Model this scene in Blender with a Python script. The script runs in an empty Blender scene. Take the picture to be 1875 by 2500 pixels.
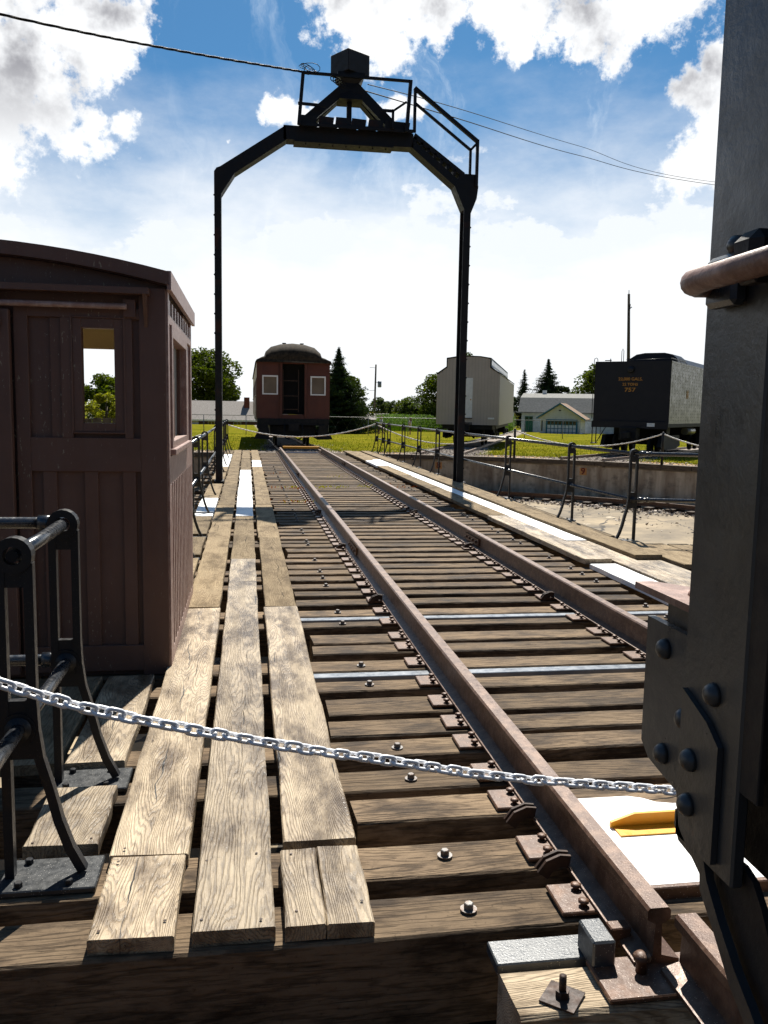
import bpy, bmesh, math, random
from mathutils import Vector, Matrix, Euler
random.seed(7)
R = math.radians
S = bpy.context.scene
COL = S.collection

# ------------------------------------------------------------------ camera
cam_d = bpy.data.cameras.new("camera"); cam = bpy.data.objects.new("camera", cam_d); COL.objects.link(cam)
cam_d.sensor_fit = 'VERTICAL'; cam_d.sensor_height = 36.0; cam_d.lens = 2100/2500*36.0
cam_d.clip_start = 0.05; cam_d.clip_end = 6000
def cam_matrix():
    F, roll, vx, vy = 2100., 0.018, 604.-937.5, -(995.-1250.)
    d = Vector((vx, vy, -F)).normalized()
    p = d*F/abs(d.z); q = p+Vector((math.cos(roll), -math.sin(roll), 0))*1000
    n = q.cross(p).normalized()
    if n.y < 0: n = -n
    x = d.cross(n)
    return Matrix(((x.x, x.y, x.z), (d.x, d.y, d.z), (n.x, n.y, n.z)))
cam.matrix_world = Matrix.Translation((0, 0, 1.61)) @ cam_matrix().to_4x4()
S.camera = cam
cam_d.dof.use_dof = False

# ------------------------------------------------------------------ light
AZ, EL = R(14), R(52)
sun_d = bpy.data.lights.new("sun", 'SUN'); sun_d.energy = 5.0; sun_d.angle = R(0.5); sun_d.color = (1, .95, .86)
sun = bpy.data.objects.new("sun", sun_d); COL.objects.link(sun)
sv = Vector((math.sin(AZ)*math.cos(EL), math.cos(AZ)*math.cos(EL), math.sin(EL)))
sun.rotation_euler = sv.to_track_quat('Z', 'Y').to_euler(); sun.location = (5, 20, 40)
S.view_settings.view_transform = 'Standard'; S.view_settings.look = 'None'
S.view_settings.exposure = 0.74; S.view_settings.gamma = 1
S.view_settings.use_curve_mapping = False

class NT:
    """small node-tree helper"""
    def __init__(s, nt): s.nt = nt; s.n = nt.nodes; s.l = nt.links
    def new(s, t, **k):
        n = s.n.new(t)
        for a, v in k.items(): setattr(n, a, v)
        return n
    def put(s, sock, v):
        if isinstance(v, bpy.types.NodeSocket): s.l.new(v, sock)
        elif v is not None: sock.default_value = v
    def math(s, op, a, b=None, c=None, clamp=False):
        n = s.new('ShaderNodeMath', operation=op, use_clamp=clamp)
        s.put(n.inputs[0], a); s.put(n.inputs[1], b); s.put(n.inputs[2], c); return n.outputs[0]
    def vm(s, op, a, b=None):
        n = s.new('ShaderNodeVectorMath', operation=op); s.put(n.inputs[0], a); s.put(n.inputs[1], b)
        return n.outputs['Value'] if op in ('DISTANCE', 'DOT_PRODUCT', 'LENGTH') else n.outputs[0]
    def mix(s, f, a, b, mode='MIX'):
        n = s.new('ShaderNodeMix', data_type='RGBA', blend_type=mode, clamp_factor=True)
        s.put(n.inputs[0], f)
        for k, v in ((6, a), (7, b)):
            if isinstance(v, (tuple, list)) and len(v) == 3: v = (*v, 1)
            s.put(n.inputs[k], v)
        return n.outputs[2]
    def rng(s, v, a, b, c=0., d=1., smooth=False):
        n = s.new('ShaderNodeMapRange', interpolation_type='SMOOTHSTEP' if smooth else 'LINEAR')
        for k, x in enumerate((v, a, b, c, d)): s.put(n.inputs[k], x)
        return n.outputs[0]
    def noise(s, vec, scale, detail=4, rough=.55, dist=0., out='Fac'):
        n = s.new('ShaderNodeTexNoise'); s.put(n.inputs['Vector'], vec)
        n.inputs['Scale'].default_value = scale; n.inputs['Detail'].default_value = detail
        n.inputs['Roughness'].default_value = rough; n.inputs['Distortion'].default_value = dist
        return n.outputs[out]
    def mapv(s, vec, scale=(1, 1, 1), loc=(0, 0, 0), rot=(0, 0, 0)):
        n = s.new('ShaderNodeMapping'); s.put(n.inputs[0], vec)
        n.inputs[1].default_value = loc; n.inputs[2].default_value = rot; n.inputs[3].default_value = scale
        return n.outputs[0]
    def sep(s, v):
        n = s.new('ShaderNodeSeparateXYZ'); s.put(n.inputs[0], v); return n.outputs
    def comb(s, x, y, z):
        n = s.new('ShaderNodeCombineXYZ'); s.put(n.inputs[0], x); s.put(n.inputs[1], y); s.put(n.inputs[2], z); return n.outputs[0]

# ------------------------------------------------------------------ sky
W = bpy.data.worlds.new("World"); S.world = W; W.use_nodes = True
W.node_tree.nodes.clear(); T = NT(W.node_tree)
def build_sky():
    tc = T.new('ShaderNodeTexCoord').outputs['Generated']
    x, y, z = T.sep(tc)
    sky = T.new('ShaderNodeTexSky', sky_type='NISHITA', sun_disc=False)
    sky.sun_elevation = EL; sky.sun_rotation = AZ; sky.air_density = 1.0; sky.dust_density = .6; sky.ozone_density = 2.2
    sky.altitude = 200
    # coordinates on a flat cloud layer
    zz = T.math('MAXIMUM', z, .02)
    u = T.math('DIVIDE', x, T.math('ADD', zz, .12)); v = T.math('DIVIDE', y, T.math('ADD', zz, .12))
    lay = T.comb(u, v, 0)
    warp = T.noise(tc, 5.0, 6, .6, 0, 'Color')
    wv = T.vm('MULTIPLY', T.vm('SUBTRACT', warp, (.5, .5, .5)), (.10, .10, .10))
    wd = T.vm('ADD', tc, wv)
    edge = T.noise(tc, 17.0, 8, .68)
    fine = T.noise(tc, 48.0, 5, .6)
    # cumulus groups: (azimuth deg right of +Y, elevation deg, radius)
    blobs = BL
    acc = None
    for az, el, r in blobs:
        d = (math.sin(R(az))*math.cos(R(el)), math.cos(R(az))*math.cos(R(el)), math.sin(R(el)))
        q = T.rng(T.vm('DISTANCE', wd, d), 0, r, 1, 0)
        acc = q if acc is None else T.math('MAXIMUM', acc, q)
    dens = T.math('ADD', acc, T.math('MULTIPLY', T.math('SUBTRACT', edge, .5), 2.1))
    dens = T.math('ADD', dens, T.math('MULTIPLY', T.math('SUBTRACT', fine, .5), .45))
    dens = T.math('ADD', dens, T.math('MULTIPLY', T.math('SUBTRACT', T.noise(T.vm('ADD', tc, (2.1, .7, 1.3)), 8.0, 5, .6), .5), .9))
    cum = T.rng(dens, .38, .70, 0, 1, True)
    # scattered clouds over the rest of the sky, same kind
    oth = T.noise(lay, 1.3, 8, .6, .3)
    oth = T.rng(oth, .60, .68, 0, 1, True)
    front = T.rng(T.vm('DOT_PRODUCT', tc, (.16, .96, .22)), .78, .88, 0, 1, True)
    oth = T.math('MULTIPLY', oth, T.math('SUBTRACT', 1, front))
    cum = T.math('MAXIMUM', cum, oth)
    # thin wisps
    wl = T.mapv(T.vm('ADD', tc, T.vm('MULTIPLY', wv, (1.2, 1.2, 1.2))), (9, 4, 2.6), rot=(0, R(22), 0))
    wi = T.noise(wl, 1.9, 7, .66, .5)
    wi = T.math('MULTIPLY', T.rng(wi, .50, .78, 0, .75, True), T.rng(T.noise(T.vm('ADD', tc, (.4, .9, .2)), 4.1, 2, .5), .44, .58, 0, 1))
    # bright haze and merged cloud bank low down, thinning upwards
    hz = T.rng(T.math('ADD', z, T.math('MULTIPLY', T.math('SUBTRACT', T.noise(T.mapv(tc, (1, 1, 2.2)), 5.5, 7, .6), .5), .22)), .36, .13, 0, 1, True)
    puff = T.math('ADD', T.math('MULTIPLY', T.math('SUBTRACT', T.noise(T.mapv(tc, (1, 1, 1.5), (1, 2, 3)), 7.5, 9, .62), .5), .36), z)
    puff = T.math('MULTIPLY', T.rng(puff, .235, .190, 0, 1, True), .9)
    hz = T.math('MAXIMUM', hz, puff)
    shade = T.rng(T.noise(T.vm('ADD', tc, (.3, .1, .2)), 8.5, 6, .6), .46, .66, 0, 1, True)
    core = T.rng(T.math('ADD', acc, T.math('MULTIPLY', T.math('SUBTRACT', edge, .5), .8)), .36, .85, 0, 1, True)
    shade = T.math('MULTIPLY', T.math('MULTIPLY', shade, core), T.rng(z, .24, .33))
    ccol = T.mix(shade, (.66, .67, .68), (.215, .215, .235))
    base = T.mix(1.0, sky.outputs[0], (.42, .86, 1.12), 'MULTIPLY')
    sc = T.new('ShaderNodeVectorMath', operation='SCALE'); T.put(sc.inputs[0], base); sc.inputs[3].default_value = .044
    col = T.mix(wi, sc.outputs[0], (.53, .60, .67))
    sd = T.rng(T.vm('DOT_PRODUCT', tc, (math.sin(AZ)*.85, math.cos(AZ)*.85, .53)), -.6, .62, .12, 1.0, True)
    hc = T.new('ShaderNodeVectorMath', operation='SCALE'); hc.inputs[0].default_value = (.62, .635, .65); T.put(hc.inputs[3], sd)
    col = T.mix(T.math('MULTIPLY', hz, .985), col, hc.outputs[0])
    cc = T.new('ShaderNodeVectorMath', operation='SCALE'); T.put(cc.inputs[0], ccol); T.put(cc.inputs[3], T.rng(sd, .2, 1.0, .5, 1.0)); ccol = cc.outputs[0]
    col = T.mix(cum, col, ccol)
    bg = T.new('ShaderNodeBackground'); T.put(bg.inputs[0], col); bg.inputs[1].default_value = 1.0
    o = T.new('ShaderNodeOutputWorld'); T.l.new(bg.outputs[0], o.inputs[0])
def pixdir(px, py):
    v = cam_matrix() @ Vector((px*1.1302-937.5, -(py*1.1302-1250), -2100)); v.normalize()
    return math.degrees(math.atan2(v.x, v.y)), math.degrees(math.asin(v.z))
BL = []
for px, py, r in ((30, 40, .12), (130, 40, .11), (230, 50, .085), (285, 20, .05), (60, 160, .12), (190, 130, .085), (250, 110, .06), (20, 250, .11), (120, 240, .075), (60, 310, .07), (210, 258, .05), (280, 262, .036), (140, 290, .05), (270, 150, .035),
                  (740, -10, .05), (820, 40, .08), (900, 40, .085), (970, 40, .07), (860, 110, .055), (1060, 10, .07), (1130, 40, .085), (1230, 40, .10), (1330, 40, .10), (1430, 30, .08), (1270, 95, .06), (1500, 10, .05),
                  (1235, 143, .022), (1140, 155, .014), (1500, 210, .055), (1540, 160, .05), (1460, 215, .03), (1530, 290, .07), (1600, 240, .10), (1490, 330, .055), (585, 232, .026), (610, 222, .024), (635, 228, .022), (560, 245, .018), (690, 226, .024), (725, 240, .022), (830, 232, .022), (860, 225, .022), (895, 245, .02), (474, 294, .010), (-200, 150, .2)):
    a, e = pixdir(px, py); BL.append((a, e, r))
build_sky()

# ------------------------------------------------------------------ materials
MATS = {}
def mat(name):
    m = bpy.data.materials.new(name); m.use_nodes = True
    t = NT(m.node_tree); b = t.n['Principled BSDF']
    MATS[name] = m
    return m, t, b
def bump(t, b, h, strength=.4, dist=.01):
    n = t.new('ShaderNodeBump'); n.inputs['Strength'].default_value = strength; n.inputs['Distance'].default_value = dist
    t.put(n.inputs['Height'], h); t.l.new(n.outputs[0], b.inputs['Normal'])
def objvec(t, rnd=True):
    o = t.new('ShaderNodeTexCoord').outputs['Object']
    if not rnd: return o, None
    r = t.new('ShaderNodeObjectInfo').outputs['Random']
    off = t.comb(t.math('MULTIPLY', r, 37.3), t.math('MULTIPLY', r, 91.7), t.math('MULTIPLY', r, 13.1))
    return t.vm('ADD', o, off), r
def wood(name, dark, mid, light, axis='Y', ring=16., crack=True, rough=.75, spec=.25, contrast=1., tone=(.75, 1.25), glaze=0.):
    m, t, b = mat(name)
    v, r = objvec(t)
    if axis == 'X':
        x, y, z = t.sep(v); v = t.comb(y, x, z)
    o = t.new('ShaderNodeTexCoord').outputs['Object']
    if axis == 'X':
        a, c, e = t.sep(o); o = t.comb(c, a, e)
    # cathedral growth rings: bands across x, pulled about along y
    big = t.noise(t.mapv(v, (2.6, .34, 2.6)), 1.6, 2, .45)
    x, y, z = t.sep(v)
    rv = t.rng(r, 0, 1, .65, 1.7)
    ph = t.math('ADD', t.math('MULTIPLY', x, ring*3.0), t.math('MULTIPLY', big, ring*1.9))
    ph = t.math('ADD', ph, t.math('MULTIPLY', z, ring*2.0))
    wob = t.noise(t.mapv(v, (30, 3, 30)), 1.0, 3, .6)
    ph = t.math('ADD', t.math('MULTIPLY', ph, rv), t.math('MULTIPLY', wob, 3.0))
    rings = t.math('SINE', t.math('MULTIPLY', ph, 6.283))
    line = t.rng(rings, .1, .98, 0, 1)
    grain = t.noise(t.mapv(v, (120, 6, 120)), 1.0, 5, .75)
    fiber = t.noise(t.mapv(v, (420, 14, 420)), 1.0, 3, .7)
    blot = t.noise(t.mapv(v, (6, 2.2, 6)), 1.0, 7, .68)
    c = t.mix(t.rng(blot, .32, .68), mid, light)
    c = t.mix(t.math('MULTIPLY', t.rng(blot, .52, .36), .6), c, dark)
    c = t.mix(t.math('MULTIPLY', t.rng(t.noise(v, 46, 4, .7), .60, .74), .55), c, dark)
    c = t.mix(t.math('MULTIPLY', line, .46*contrast), c, dark)
    c = t.mix(t.math('MULTIPLY', t.rng(grain, .52, .72), .75*contrast), c, dark)
    tn = t.rng(r, 0, 1, tone[0], tone[1])
    c = t.mix(1.0, c, t.comb(tn, tn, t.math('MULTIPLY', tn, .98)), 'MULTIPLY')
    h = t.math('ADD', t.math('MULTIPLY', t.math('SUBTRACT', 1, line), .55), t.math('MULTIPLY', grain, -.8))
    h = t.math('ADD', h, t.math('MULTIPLY', fiber, .35))
    if crack:
        cx = t.math('ADD', t.sep(o)[0], t.math('MULTIPLY', t.math('SUBTRACT', t.noise(t.mapv(v, (0, 1.9, 0)), 1.0, 5, .5), .5), .14))
        cx = t.math('ADD', cx, t.math('MULTIPLY', t.math('SUBTRACT', r, .5), .12))
        w = t.math('MULTIPLY', t.rng(t.noise(t.mapv(v, (0, 1.7, 0), (9, 9, 9)), 1.0, 3, .6), .46, .68), .0048)
        ck = t.math('MULTIPLY', t.math('LESS_THAN', t.math('ABSOLUTE', cx), w), t.math('GREATER_THAN', t.math('FRACT', t.math('MULTIPLY', r, 7.13)), .45))
        chk = t.noise(t.mapv(v, (55, 1.6, 55)), 1.0, 2, .4, .2)
        ck = t.math('MAXIMUM', ck, t.rng(chk, .735, .76))
        c = t.mix(ck, c, (.008, .006, .004))
        h = t.math('SUBTRACT', h, t.math('MULTIPLY', ck, 3.0))
    t.put(b.inputs['Base Color'], c)
    t.put(b.inputs['Roughness'], t.rng(blot, .3, .7, rough-.14, rough+.12))
    b.inputs['Specular IOR Level'].default_value = spec
    bump(t, b, h, .75, .004)
    return m
wood('wood_bleached', (.038, .022, .011), (.180, .116, .060), (.57, .45, .30), 'Y', 27., rough=.5, spec=.5, contrast=.95)
wood('wood_tan', (.085, .058, .030), (.205, .148, .088), (.33, .255, .165), 'Y', 14., contrast=.85, rough=.85, spec=.1)
wood('wood_tie', (.014, .009, .006), (.116, .078, .048), (.265, .190, .122), 'X', 7., contrast=1., rough=.78, spec=.12, tone=(.6, 1.3))
wood('wood_tie_light', (.035, .021, .011), (.20, .140, .085), (.46, .37, .26), 'X', 12., contrast=.9, rough=.7, spec=.2)
wood('wood_beam_dark', (.012, .008, .006), (.055, .036, .024), (.10, .07, .05), 'X', 6., contrast=.9)

def metal(name, col, col2=None, rough=.5, metallic=0., spec=.5, scale=8., speck=None, bmp=.25, thr=(.45, .65), coat=0., rust=None):
    m, t, b = mat(name)
    v, r = objvec(t)
    n = t.noise(v, scale, 6, .62)
    c = t.mix(t.rng(n, thr[0], thr[1]), col, col2 or tuple(k*.7 for k in col))
    if rust:
        rn = t.noise(t.vm('ADD', v, (3., 1., 2.)), scale*1.6, 7, .68)
        c = t.mix(t.rng(rn, rust, rust+.03), c, (.085, .032, .016)); c = t.mix(t.rng(rn, rust-.05, rust), c, t.mix(.5, c, (.10, .09, .075)))
    if speck:
        vo = t.new('ShaderNodeTexVoronoi'); t.put(vo.inputs['Vector'], v); vo.inputs['Scale'].default_value = 160
        s = t.math('MULTIPLY', t.math('LESS_THAN', vo.outputs['Distance'], .20), t.math('GREATER_THAN', t.sep(vo.outputs['Color'])[0], .72))
        c = t.mix(s, c, speck)
    t.put(b.inputs['Base Color'], c)
    t.put(b.inputs['Roughness'], t.rng(t.noise(v, scale*3, 4, .6), .3, .7, max(.05, rough-.1), rough+.12))
    b.inputs['Metallic'].default_value = metallic; b.inputs['Specular IOR Level'].default_value = spec
    b.inputs['Coat Weight'].default_value = coat
    bump(t, b, t.noise(v, scale*9, 5, .65), bmp, .003)
    return m
metal('rust_rail', (.088, .044, .025), (.175, .102, .064), .42, .2, .6, 14, speck=(.42, .30, .22), bmp=.35)
metal('rust_plate', (.080, .036, .018), (.145, .070, .036), .5, .1, .55, 18, speck=(.5, .42, .34), bmp=.4)
metal('rust_dark', (.035, .020, .014), (.07, .035, .02), .6, .1, .4, 16)
metal('rust_orange', (.17, .066, .028), (.085, .038, .022), .6, .1, .4, 22)
metal('grey_paint', (.040, .046, .052), (.062, .067, .070), .35, 0, .6, 14, speck=(.45, .43, .38), bmp=.3)
metal('plate_black', (.022, .025, .028), (.034, .036, .037), .38, 0, .5, 14, speck=(.40, .38, .34), bmp=.25)
metal('pipe_metal', (.016, .019, .024), (.022, .022, .024), .26, .0, .8, 14, bmp=.12)
metal('black_rail', (.009, .010, .013), (.013, .012, .012), .42, .0, .35, 14, speck=(.06, .055, .05), bmp=.12)
metal('gantry_black', (.006, .007, .009), (.010, .008, .008), .5, 0, .25, 3, bmp=.2, thr=(.5, .62))
metal('gantry_rusty', (.007, .008, .010), (.030, .012, .008), .55, 0, .25, 2.4, bmp=.2, thr=(.55, .66))
metal('galvanised', (.88, .88, .89), (.76, .77, .79), .30, .15, .6, 30, bmp=.1)
metal('steel_channel', (.19, .21, .235), (.14, .155, .175), .35, .2, .6, 6)
metal('bolt_steel', (.16, .15, .14), (.10, .06, .04), .45, .3, .5, 40)
metal('white_paint', (.92, .92, .90), (.86, .86, .84), .42, 0, .5, 5, bmp=.05)
metal('white_plank', (.90, .90, .88), (.82, .82, .80), .5, 0, .5, 5, bmp=.15)
metal('yellow_paint', (.80, .36, .012), (.72, .30, .01), .45, 0, .5, 9)
metal('car_grey', (.026, .030, .034), (.046, .040, .033), .36, 0, .6, 7, bmp=.28, thr=(.35, .7), rust=.66)
metal('car_dark', (.010, .009, .009), (.022, .014, .011), .6, 0, .3, 12)
metal('chipped_rust', (.16, .075, .05), (.34, .20, .15), .5, 0, .5, 30)
metal('tender_black', (.006, .008, .015), (.008, .010, .017), .45, 0, .35, 1.5, bmp=.0)
metal('tender_side_lit', (.095, .090, .075), (.12, .112, .092), .38, 0, .5, 1.5, bmp=.0)  # tender black made paler: sunlight on the right side put into the colour
metal('coach_red', (.105, .030, .020), (.078, .024, .018), .5, 0, .4, 1.2, bmp=.1)
metal('coach_cream', (.42, .34, .24), (.33, .26, .18), .6, 0, .3, 4)
metal('roof_tar', (.020, .016, .012), (.075, .055, .034), .85, 0, .1, 9, bmp=.5, thr=(.35, .7))
metal('underframe', (.010, .010, .011), (.020, .018, .016), .7, 0, .3, 6)
metal('roof_fabric', (.045, .021, .018), (.062, .031, .027), .7, 0, .3, 14)
metal('cable', (.008, .008, .008), (.014, .014, .014), .6, 0, .15, 30)
metal('orange_sign', (.62, .30, .10), (.55, .24, .08), .7, 0, .3, 9)
metal('red_digit', (.16, .015, .008), None, .7)
metal('gold_letters', (.50, .235, .03), (.36, .16, .03), .5)
metal('white_trim', (.86, .87, .88), (.74, .75, .76), .6, 0, .3, 6)
metal('cream_paint', (.78, .66, .40), (.72, .60, .36), .7, 0, .3, 3)
metal('teal_paint', (.012, .17, .27), (.010, .13, .21), .5)
metal('green_paint', (.010, .13, .075), (.008, .10, .06), .55)
metal('pole_wood', (.11, .085, .06), (.06, .045, .032), .85, 0, .2, 4)
metal('brick_red', (.16, .05, .033), (.10, .035, .026), .85, 0, .2, 3)
metal('fence_wire', (.14, .14, .14), None, .5, .3)
metal('skin', (.55, .28, .19), None, .6)
metal('hair_red', (.22, .06, .02), None, .6)
metal('hair_brown', (.16, .06, .03), None, .6)
metal('shirt_white', (.70, .68, .68), None, .8)
metal('shorts_grey', (.10, .10, .11), None, .8)
metal('shorts_dark', (.03, .025, .022), None, .8)

def cab_paint():
    m, t, b = mat('cab_brown')
    o = t.new('ShaderNodeTexCoord').outputs['Object']
    n = t.noise(o, 3, 4, .6)
    c = t.mix(t.rng(n, .35, .65), (.145, .070, .046), (.118, .057, .038))
    pe = t.noise(t.mapv(o, (70, 70, 22)), 1.0, 4, .7)
    pz = t.noise(t.mapv(o, (2.6, 2.6, .8), (3, 1, 7)), 1.0, 3, .6)
    c = t.mix(t.math('MULTIPLY', t.rng(t.noise(t.mapv(o, (9, 9, 2.2)), 1.0, 6, .7), .45, .75), .35), c, (.15, .095, .078))
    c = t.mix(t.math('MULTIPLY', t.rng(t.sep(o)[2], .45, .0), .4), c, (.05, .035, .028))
    ck = t.math('MULTIPLY', t.rng(pe, .635, .655), t.rng(pz, .48, .58))
    c = t.mix(ck, c, (.30, .25, .17))
    t.put(b.inputs['Base Color'], c); b.inputs['Roughness'].default_value = .5; b.inputs['Specular IOR Level'].default_value = .5
    bump(t, b, t.noise(t.mapv(o, (60, 60, 14)), 1.0, 5, .7), .3, .003)
    # same paint, worn, with sunlight on the track side painted in as paler colour
    m, t, b = mat('cab_brown_worn_lit')
    o = t.new('ShaderNodeTexCoord').outputs['Object']
    c = t.mix(t.rng(t.noise(t.mapv(o, (20, 20, 14)), 1.0, 5, .7), .42, .66), (.27, .155, .125), (.42, .30, .255))
    t.put(b.inputs['Base Color'], c); b.inputs['Roughness'].default_value = .45
    bump(t, b, t.noise(o, 60, 5, .7), .4, .003)
cab_paint()
def concrete():
    m, t, b = mat('pit_floor_concrete')
    o = t.new('ShaderNodeTexCoord').outputs['Object']
    n = t.noise(o, .45, 6, .6); f = t.noise(o, 9, 6, .7)
    c = t.mix(t.rng(n, .38, .62), (.15, .118, .078), (.37, .285, .175))
    c = t.mix(t.math('MULTIPLY', t.rng(f, .55, .75), .45), c, (.16, .12, .075))
    st = t.noise(t.mapv(o, (.5, 1.6, 1)), 1.0, 6, .7)
    c = t.mix(t.math('MULTIPLY', t.rng(st, .54, .60), .55), c, (.10, .082, .058))
    c = t.mix(t.rng(t.noise(o, 1.9, 3, .5), .68, .70), c, (.50, .42, .30))
    vc = t.new('ShaderNodeTexVoronoi', feature='DISTANCE_TO_EDGE'); t.put(vc.inputs['Vector'], t.vm('ADD', o, t.vm('MULTIPLY', t.noise(o, 1.2, 4, .6, 0, 'Color'), (.8, .8, 0)))); vc.inputs['Scale'].default_value = .28
    c = t.mix(t.math('LESS_THAN', vc.outputs[0], .006), c, (.035, .028, .02))
    t.put(b.inputs['Base Color'], c); b.inputs['Roughness'].default_value = .85
    bump(t, b, f, .3, .01)
    m, t, b = mat('pit_wall_concrete')
    o = t.new('ShaderNodeTexCoord').outputs['Object']
    x, y, z = t.sep(o)
    ang = t.math('MULTIPLY', t.math('ARCTAN2', x, y), 14.75)
    uv = t.comb(ang, z, 0)
    st = t.noise(t.mapv(uv, (2.2, .35, 1)), 1.0, 5, .62)
    bl = t.noise(t.mapv(uv, (1.5, 1.5, 1)), 1.6, 6, .65)
    c = t.mix(t.rng(st, .36, .62), (.25, .175, .11), (.60, .49, .35))
    c = t.mix(t.math('MULTIPLY', t.rng(bl, .5, .68), .75), c, (.09, .065, .045))
    eff = t.noise(t.mapv(uv, (5.5, .25, 1), (4, 2, 0)), 1.0, 3, .5)
    c = t.mix(t.math('MULTIPLY', t.rng(eff, .70, .76), t.rng(z, -.5, -.9)), c, (.50, .47, .42))
    t.put(b.inputs['Base Color'], c); b.inputs['Roughness'].default_value = .85
    bump(t, b, t.noise(o, 14, 6, .7), .4, .02)
    m, t, b = mat('coping_timber')
    o = t.new('ShaderNodeTexCoord').outputs['Object']
    f = t.noise(t.mapv(o, (6, 6, 30)), 1, 5, .65)
    c = t.mix(t.rng(f, .38, .64), (.060, .040, .025), (.15, .11, .07))
    t.put(b.inputs['Base Color'], c); b.inputs['Roughness'].default_value = .85
    bump(t, b, f, .5, .01)
concrete()
def ground_mats():
    m, t, b = mat('ground_cover')
    o = t.new('ShaderNodeTexCoord').outputs['Object']
    x, y, z = t.sep(o)
    dx = t.math('SUBTRACT', x, 1.95); dy = t.math('SUBTRACT', y, 17.1)
    r = t.math('SQRT', t.math('ADD', t.math('MULTIPLY', dx, dx), t.math('MULTIPLY', dy, dy)))
    n1 = t.noise(o, .35, 6, .6); n2 = t.noise(o, 3.0, 6, .7); n3 = t.noise(o, 30, 4, .7)
    grass = t.mix(t.rng(n1, .38, .62), (.085, .105, .006), (.19, .175, .014))
    grass = t.mix(t.math('MULTIPLY', t.rng(n2, .45, .7), .6), grass, (.30, .215, .035))
    grass = t.mix(t.math('MULTIPLY', t.rng(n3, .5, .75), .5), grass, (.04, .062, .008))
    vo = t.new('ShaderNodeTexVoronoi'); t.put(vo.inputs['Vector'], o); vo.inputs['Scale'].default_value = 22
    g = t.mix(t.sep(vo.outputs['Color'])[0], (.16, .125, .10), (.48, .43, .38))
    dirt = t.mix(t.rng(n2, .36, .56), g, (.56, .36, .17))
    lim = t.math('ADD', 16.2, t.math('MULTIPLY', t.math('SUBTRACT', n2, .5), 2.6))
    lim = t.math('ADD', lim, t.math('MULTIPLY', t.math('SUBTRACT', n1, .5), 1.6))
    ed = t.rng(t.math('SUBTRACT', r, lim), -.15, .25, 0, 1, True)
    # stone ballast under the stub tracks
    tr = None
    for a in (0, 20, 40, -20):
        th = R(a); px = t.math('SUBTRACT', t.math('MULTIPLY', dx, math.cos(th)), t.math('MULTIPLY', dy, math.sin(th)))
        al = t.math('ADD', t.math('MULTIPLY', dx, math.sin(th)), t.math('MULTIPLY', dy, math.cos(th)))
        wdt = t.math('ADD', t.rng(al, 15, 30, 1.6, .85), t.math('MULTIPLY', t.math('SUBTRACT', n2, .5), 1.0))
        k = t.math('MULTIPLY', t.rng(t.math('SUBTRACT', t.math('ABSOLUTE', px), wdt), .15, -.15), t.math('GREATER_THAN', al, 0))
        tr = k if tr is None else t.math('MAXIMUM', tr, k)
    ed = t.math('MULTIPLY', ed, t.rng(y, 6.0, 9.0))
    dirt = t.mix(t.rng(y, 4.0, 8.0), (.060, .055, .050), dirt)
    c = t.mix(ed, dirt, grass); c = t.mix(tr, c, g)
    t.put(b.inputs['Base Color'], c); b.inputs['Roughness'].default_value = 1.; b.inputs['Specular IOR Level'].default_value = .0
    bump(t, b, t.math('ADD', n3, t.math('MULTIPLY', vo.outputs['Distance'], .5)), .6, .05)
    def leafy(name, a, c_, tr=.35):
        m, t, b = mat(name)
        o = t.new('ShaderNodeTexCoord').outputs['Object']
        g = t.new('ShaderNodeNewGeometry').outputs['Random Per Island']
        c = t.mix(g, a, c_)
        t.put(b.inputs['Base Color'], c); b.inputs['Roughness'].default_value = .7; b.inputs['Specular IOR Level'].default_value = .12
        tl = t.new('ShaderNodeBsdfTranslucent')
        t.put(tl.inputs[0], t.mix(1., c, (1.5, 1.6, .5), 'MULTIPLY'))
        mx = t.new('ShaderNodeMixShader'); mx.inputs[0].default_value = tr
        t.l.new(b.outputs[0], mx.inputs[1]); t.l.new(tl.outputs[0], mx.inputs[2])
        t.l.new(mx.outputs[0], t.n['Material Output'].inputs[0])
    leafy('leaf_maple', (.030, .050, .004), (.095, .120, .010))
    leafy('leaf_dark', (.014, .028, .010), (.032, .052, .014), .2)
    leafy('leaf_far', (.030, .052, .014), (.065, .085, .022), .3)
    leafy('leaf_yellow', (.13, .14, .012), (.26, .25, .03), .4)
    leafy('leaf_corn', (.040, .085, .006), (.095, .17, .012), .35)
    leafy('leaf_grass', (.078, .098, .006), (.20, .18, .018), .3)
    leafy('weed_yellow', (.30, .30, .02), (.50, .40, .02), .3)
    leafy('weed_red', (.30, .05, .02), (.45, .14, .03), .3)
    m, t, b = mat('bark'); o = t.new('ShaderNodeTexCoord').outputs['Object']
    n = t.noise(t.mapv(o, (8, 8, 1.5)), 1, 5, .6); t.put(b.inputs['Base Color'], t.mix(n, (.03, .022, .015), (.10, .075, .05))); b.inputs['Roughness'].default_value = .9
    m, t, b = mat('stone'); v, r = objvec(t)
    g = t.new('ShaderNodeNewGeometry').outputs['Random Per Island']
    t.put(b.inputs['Base Color'], t.mix(g, (.13, .09, .06), (.55, .48, .40))); b.inputs['Roughness'].default_value = .85
    m, t, b = mat('shingle_grey'); o = t.new('ShaderNodeTexCoord').outputs['Object']
    bk = t.new('ShaderNodeTexBrick'); t.put(bk.inputs['Vector'], t.mapv(o, (1, 1, 1)))
    n = t.noise(t.mapv(o, (3, 3, 14)), 1.4, 4, .7)
    c = t.mix(t.rng(n, .38, .62), (.15, .15, .135), (.27, .265, .24)); t.put(b.inputs['Base Color'], c); b.inputs['Roughness'].default_value = .9
    m, t, b = mat('shingle_tan'); o = t.new('ShaderNodeTexCoord').outputs['Object']
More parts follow.
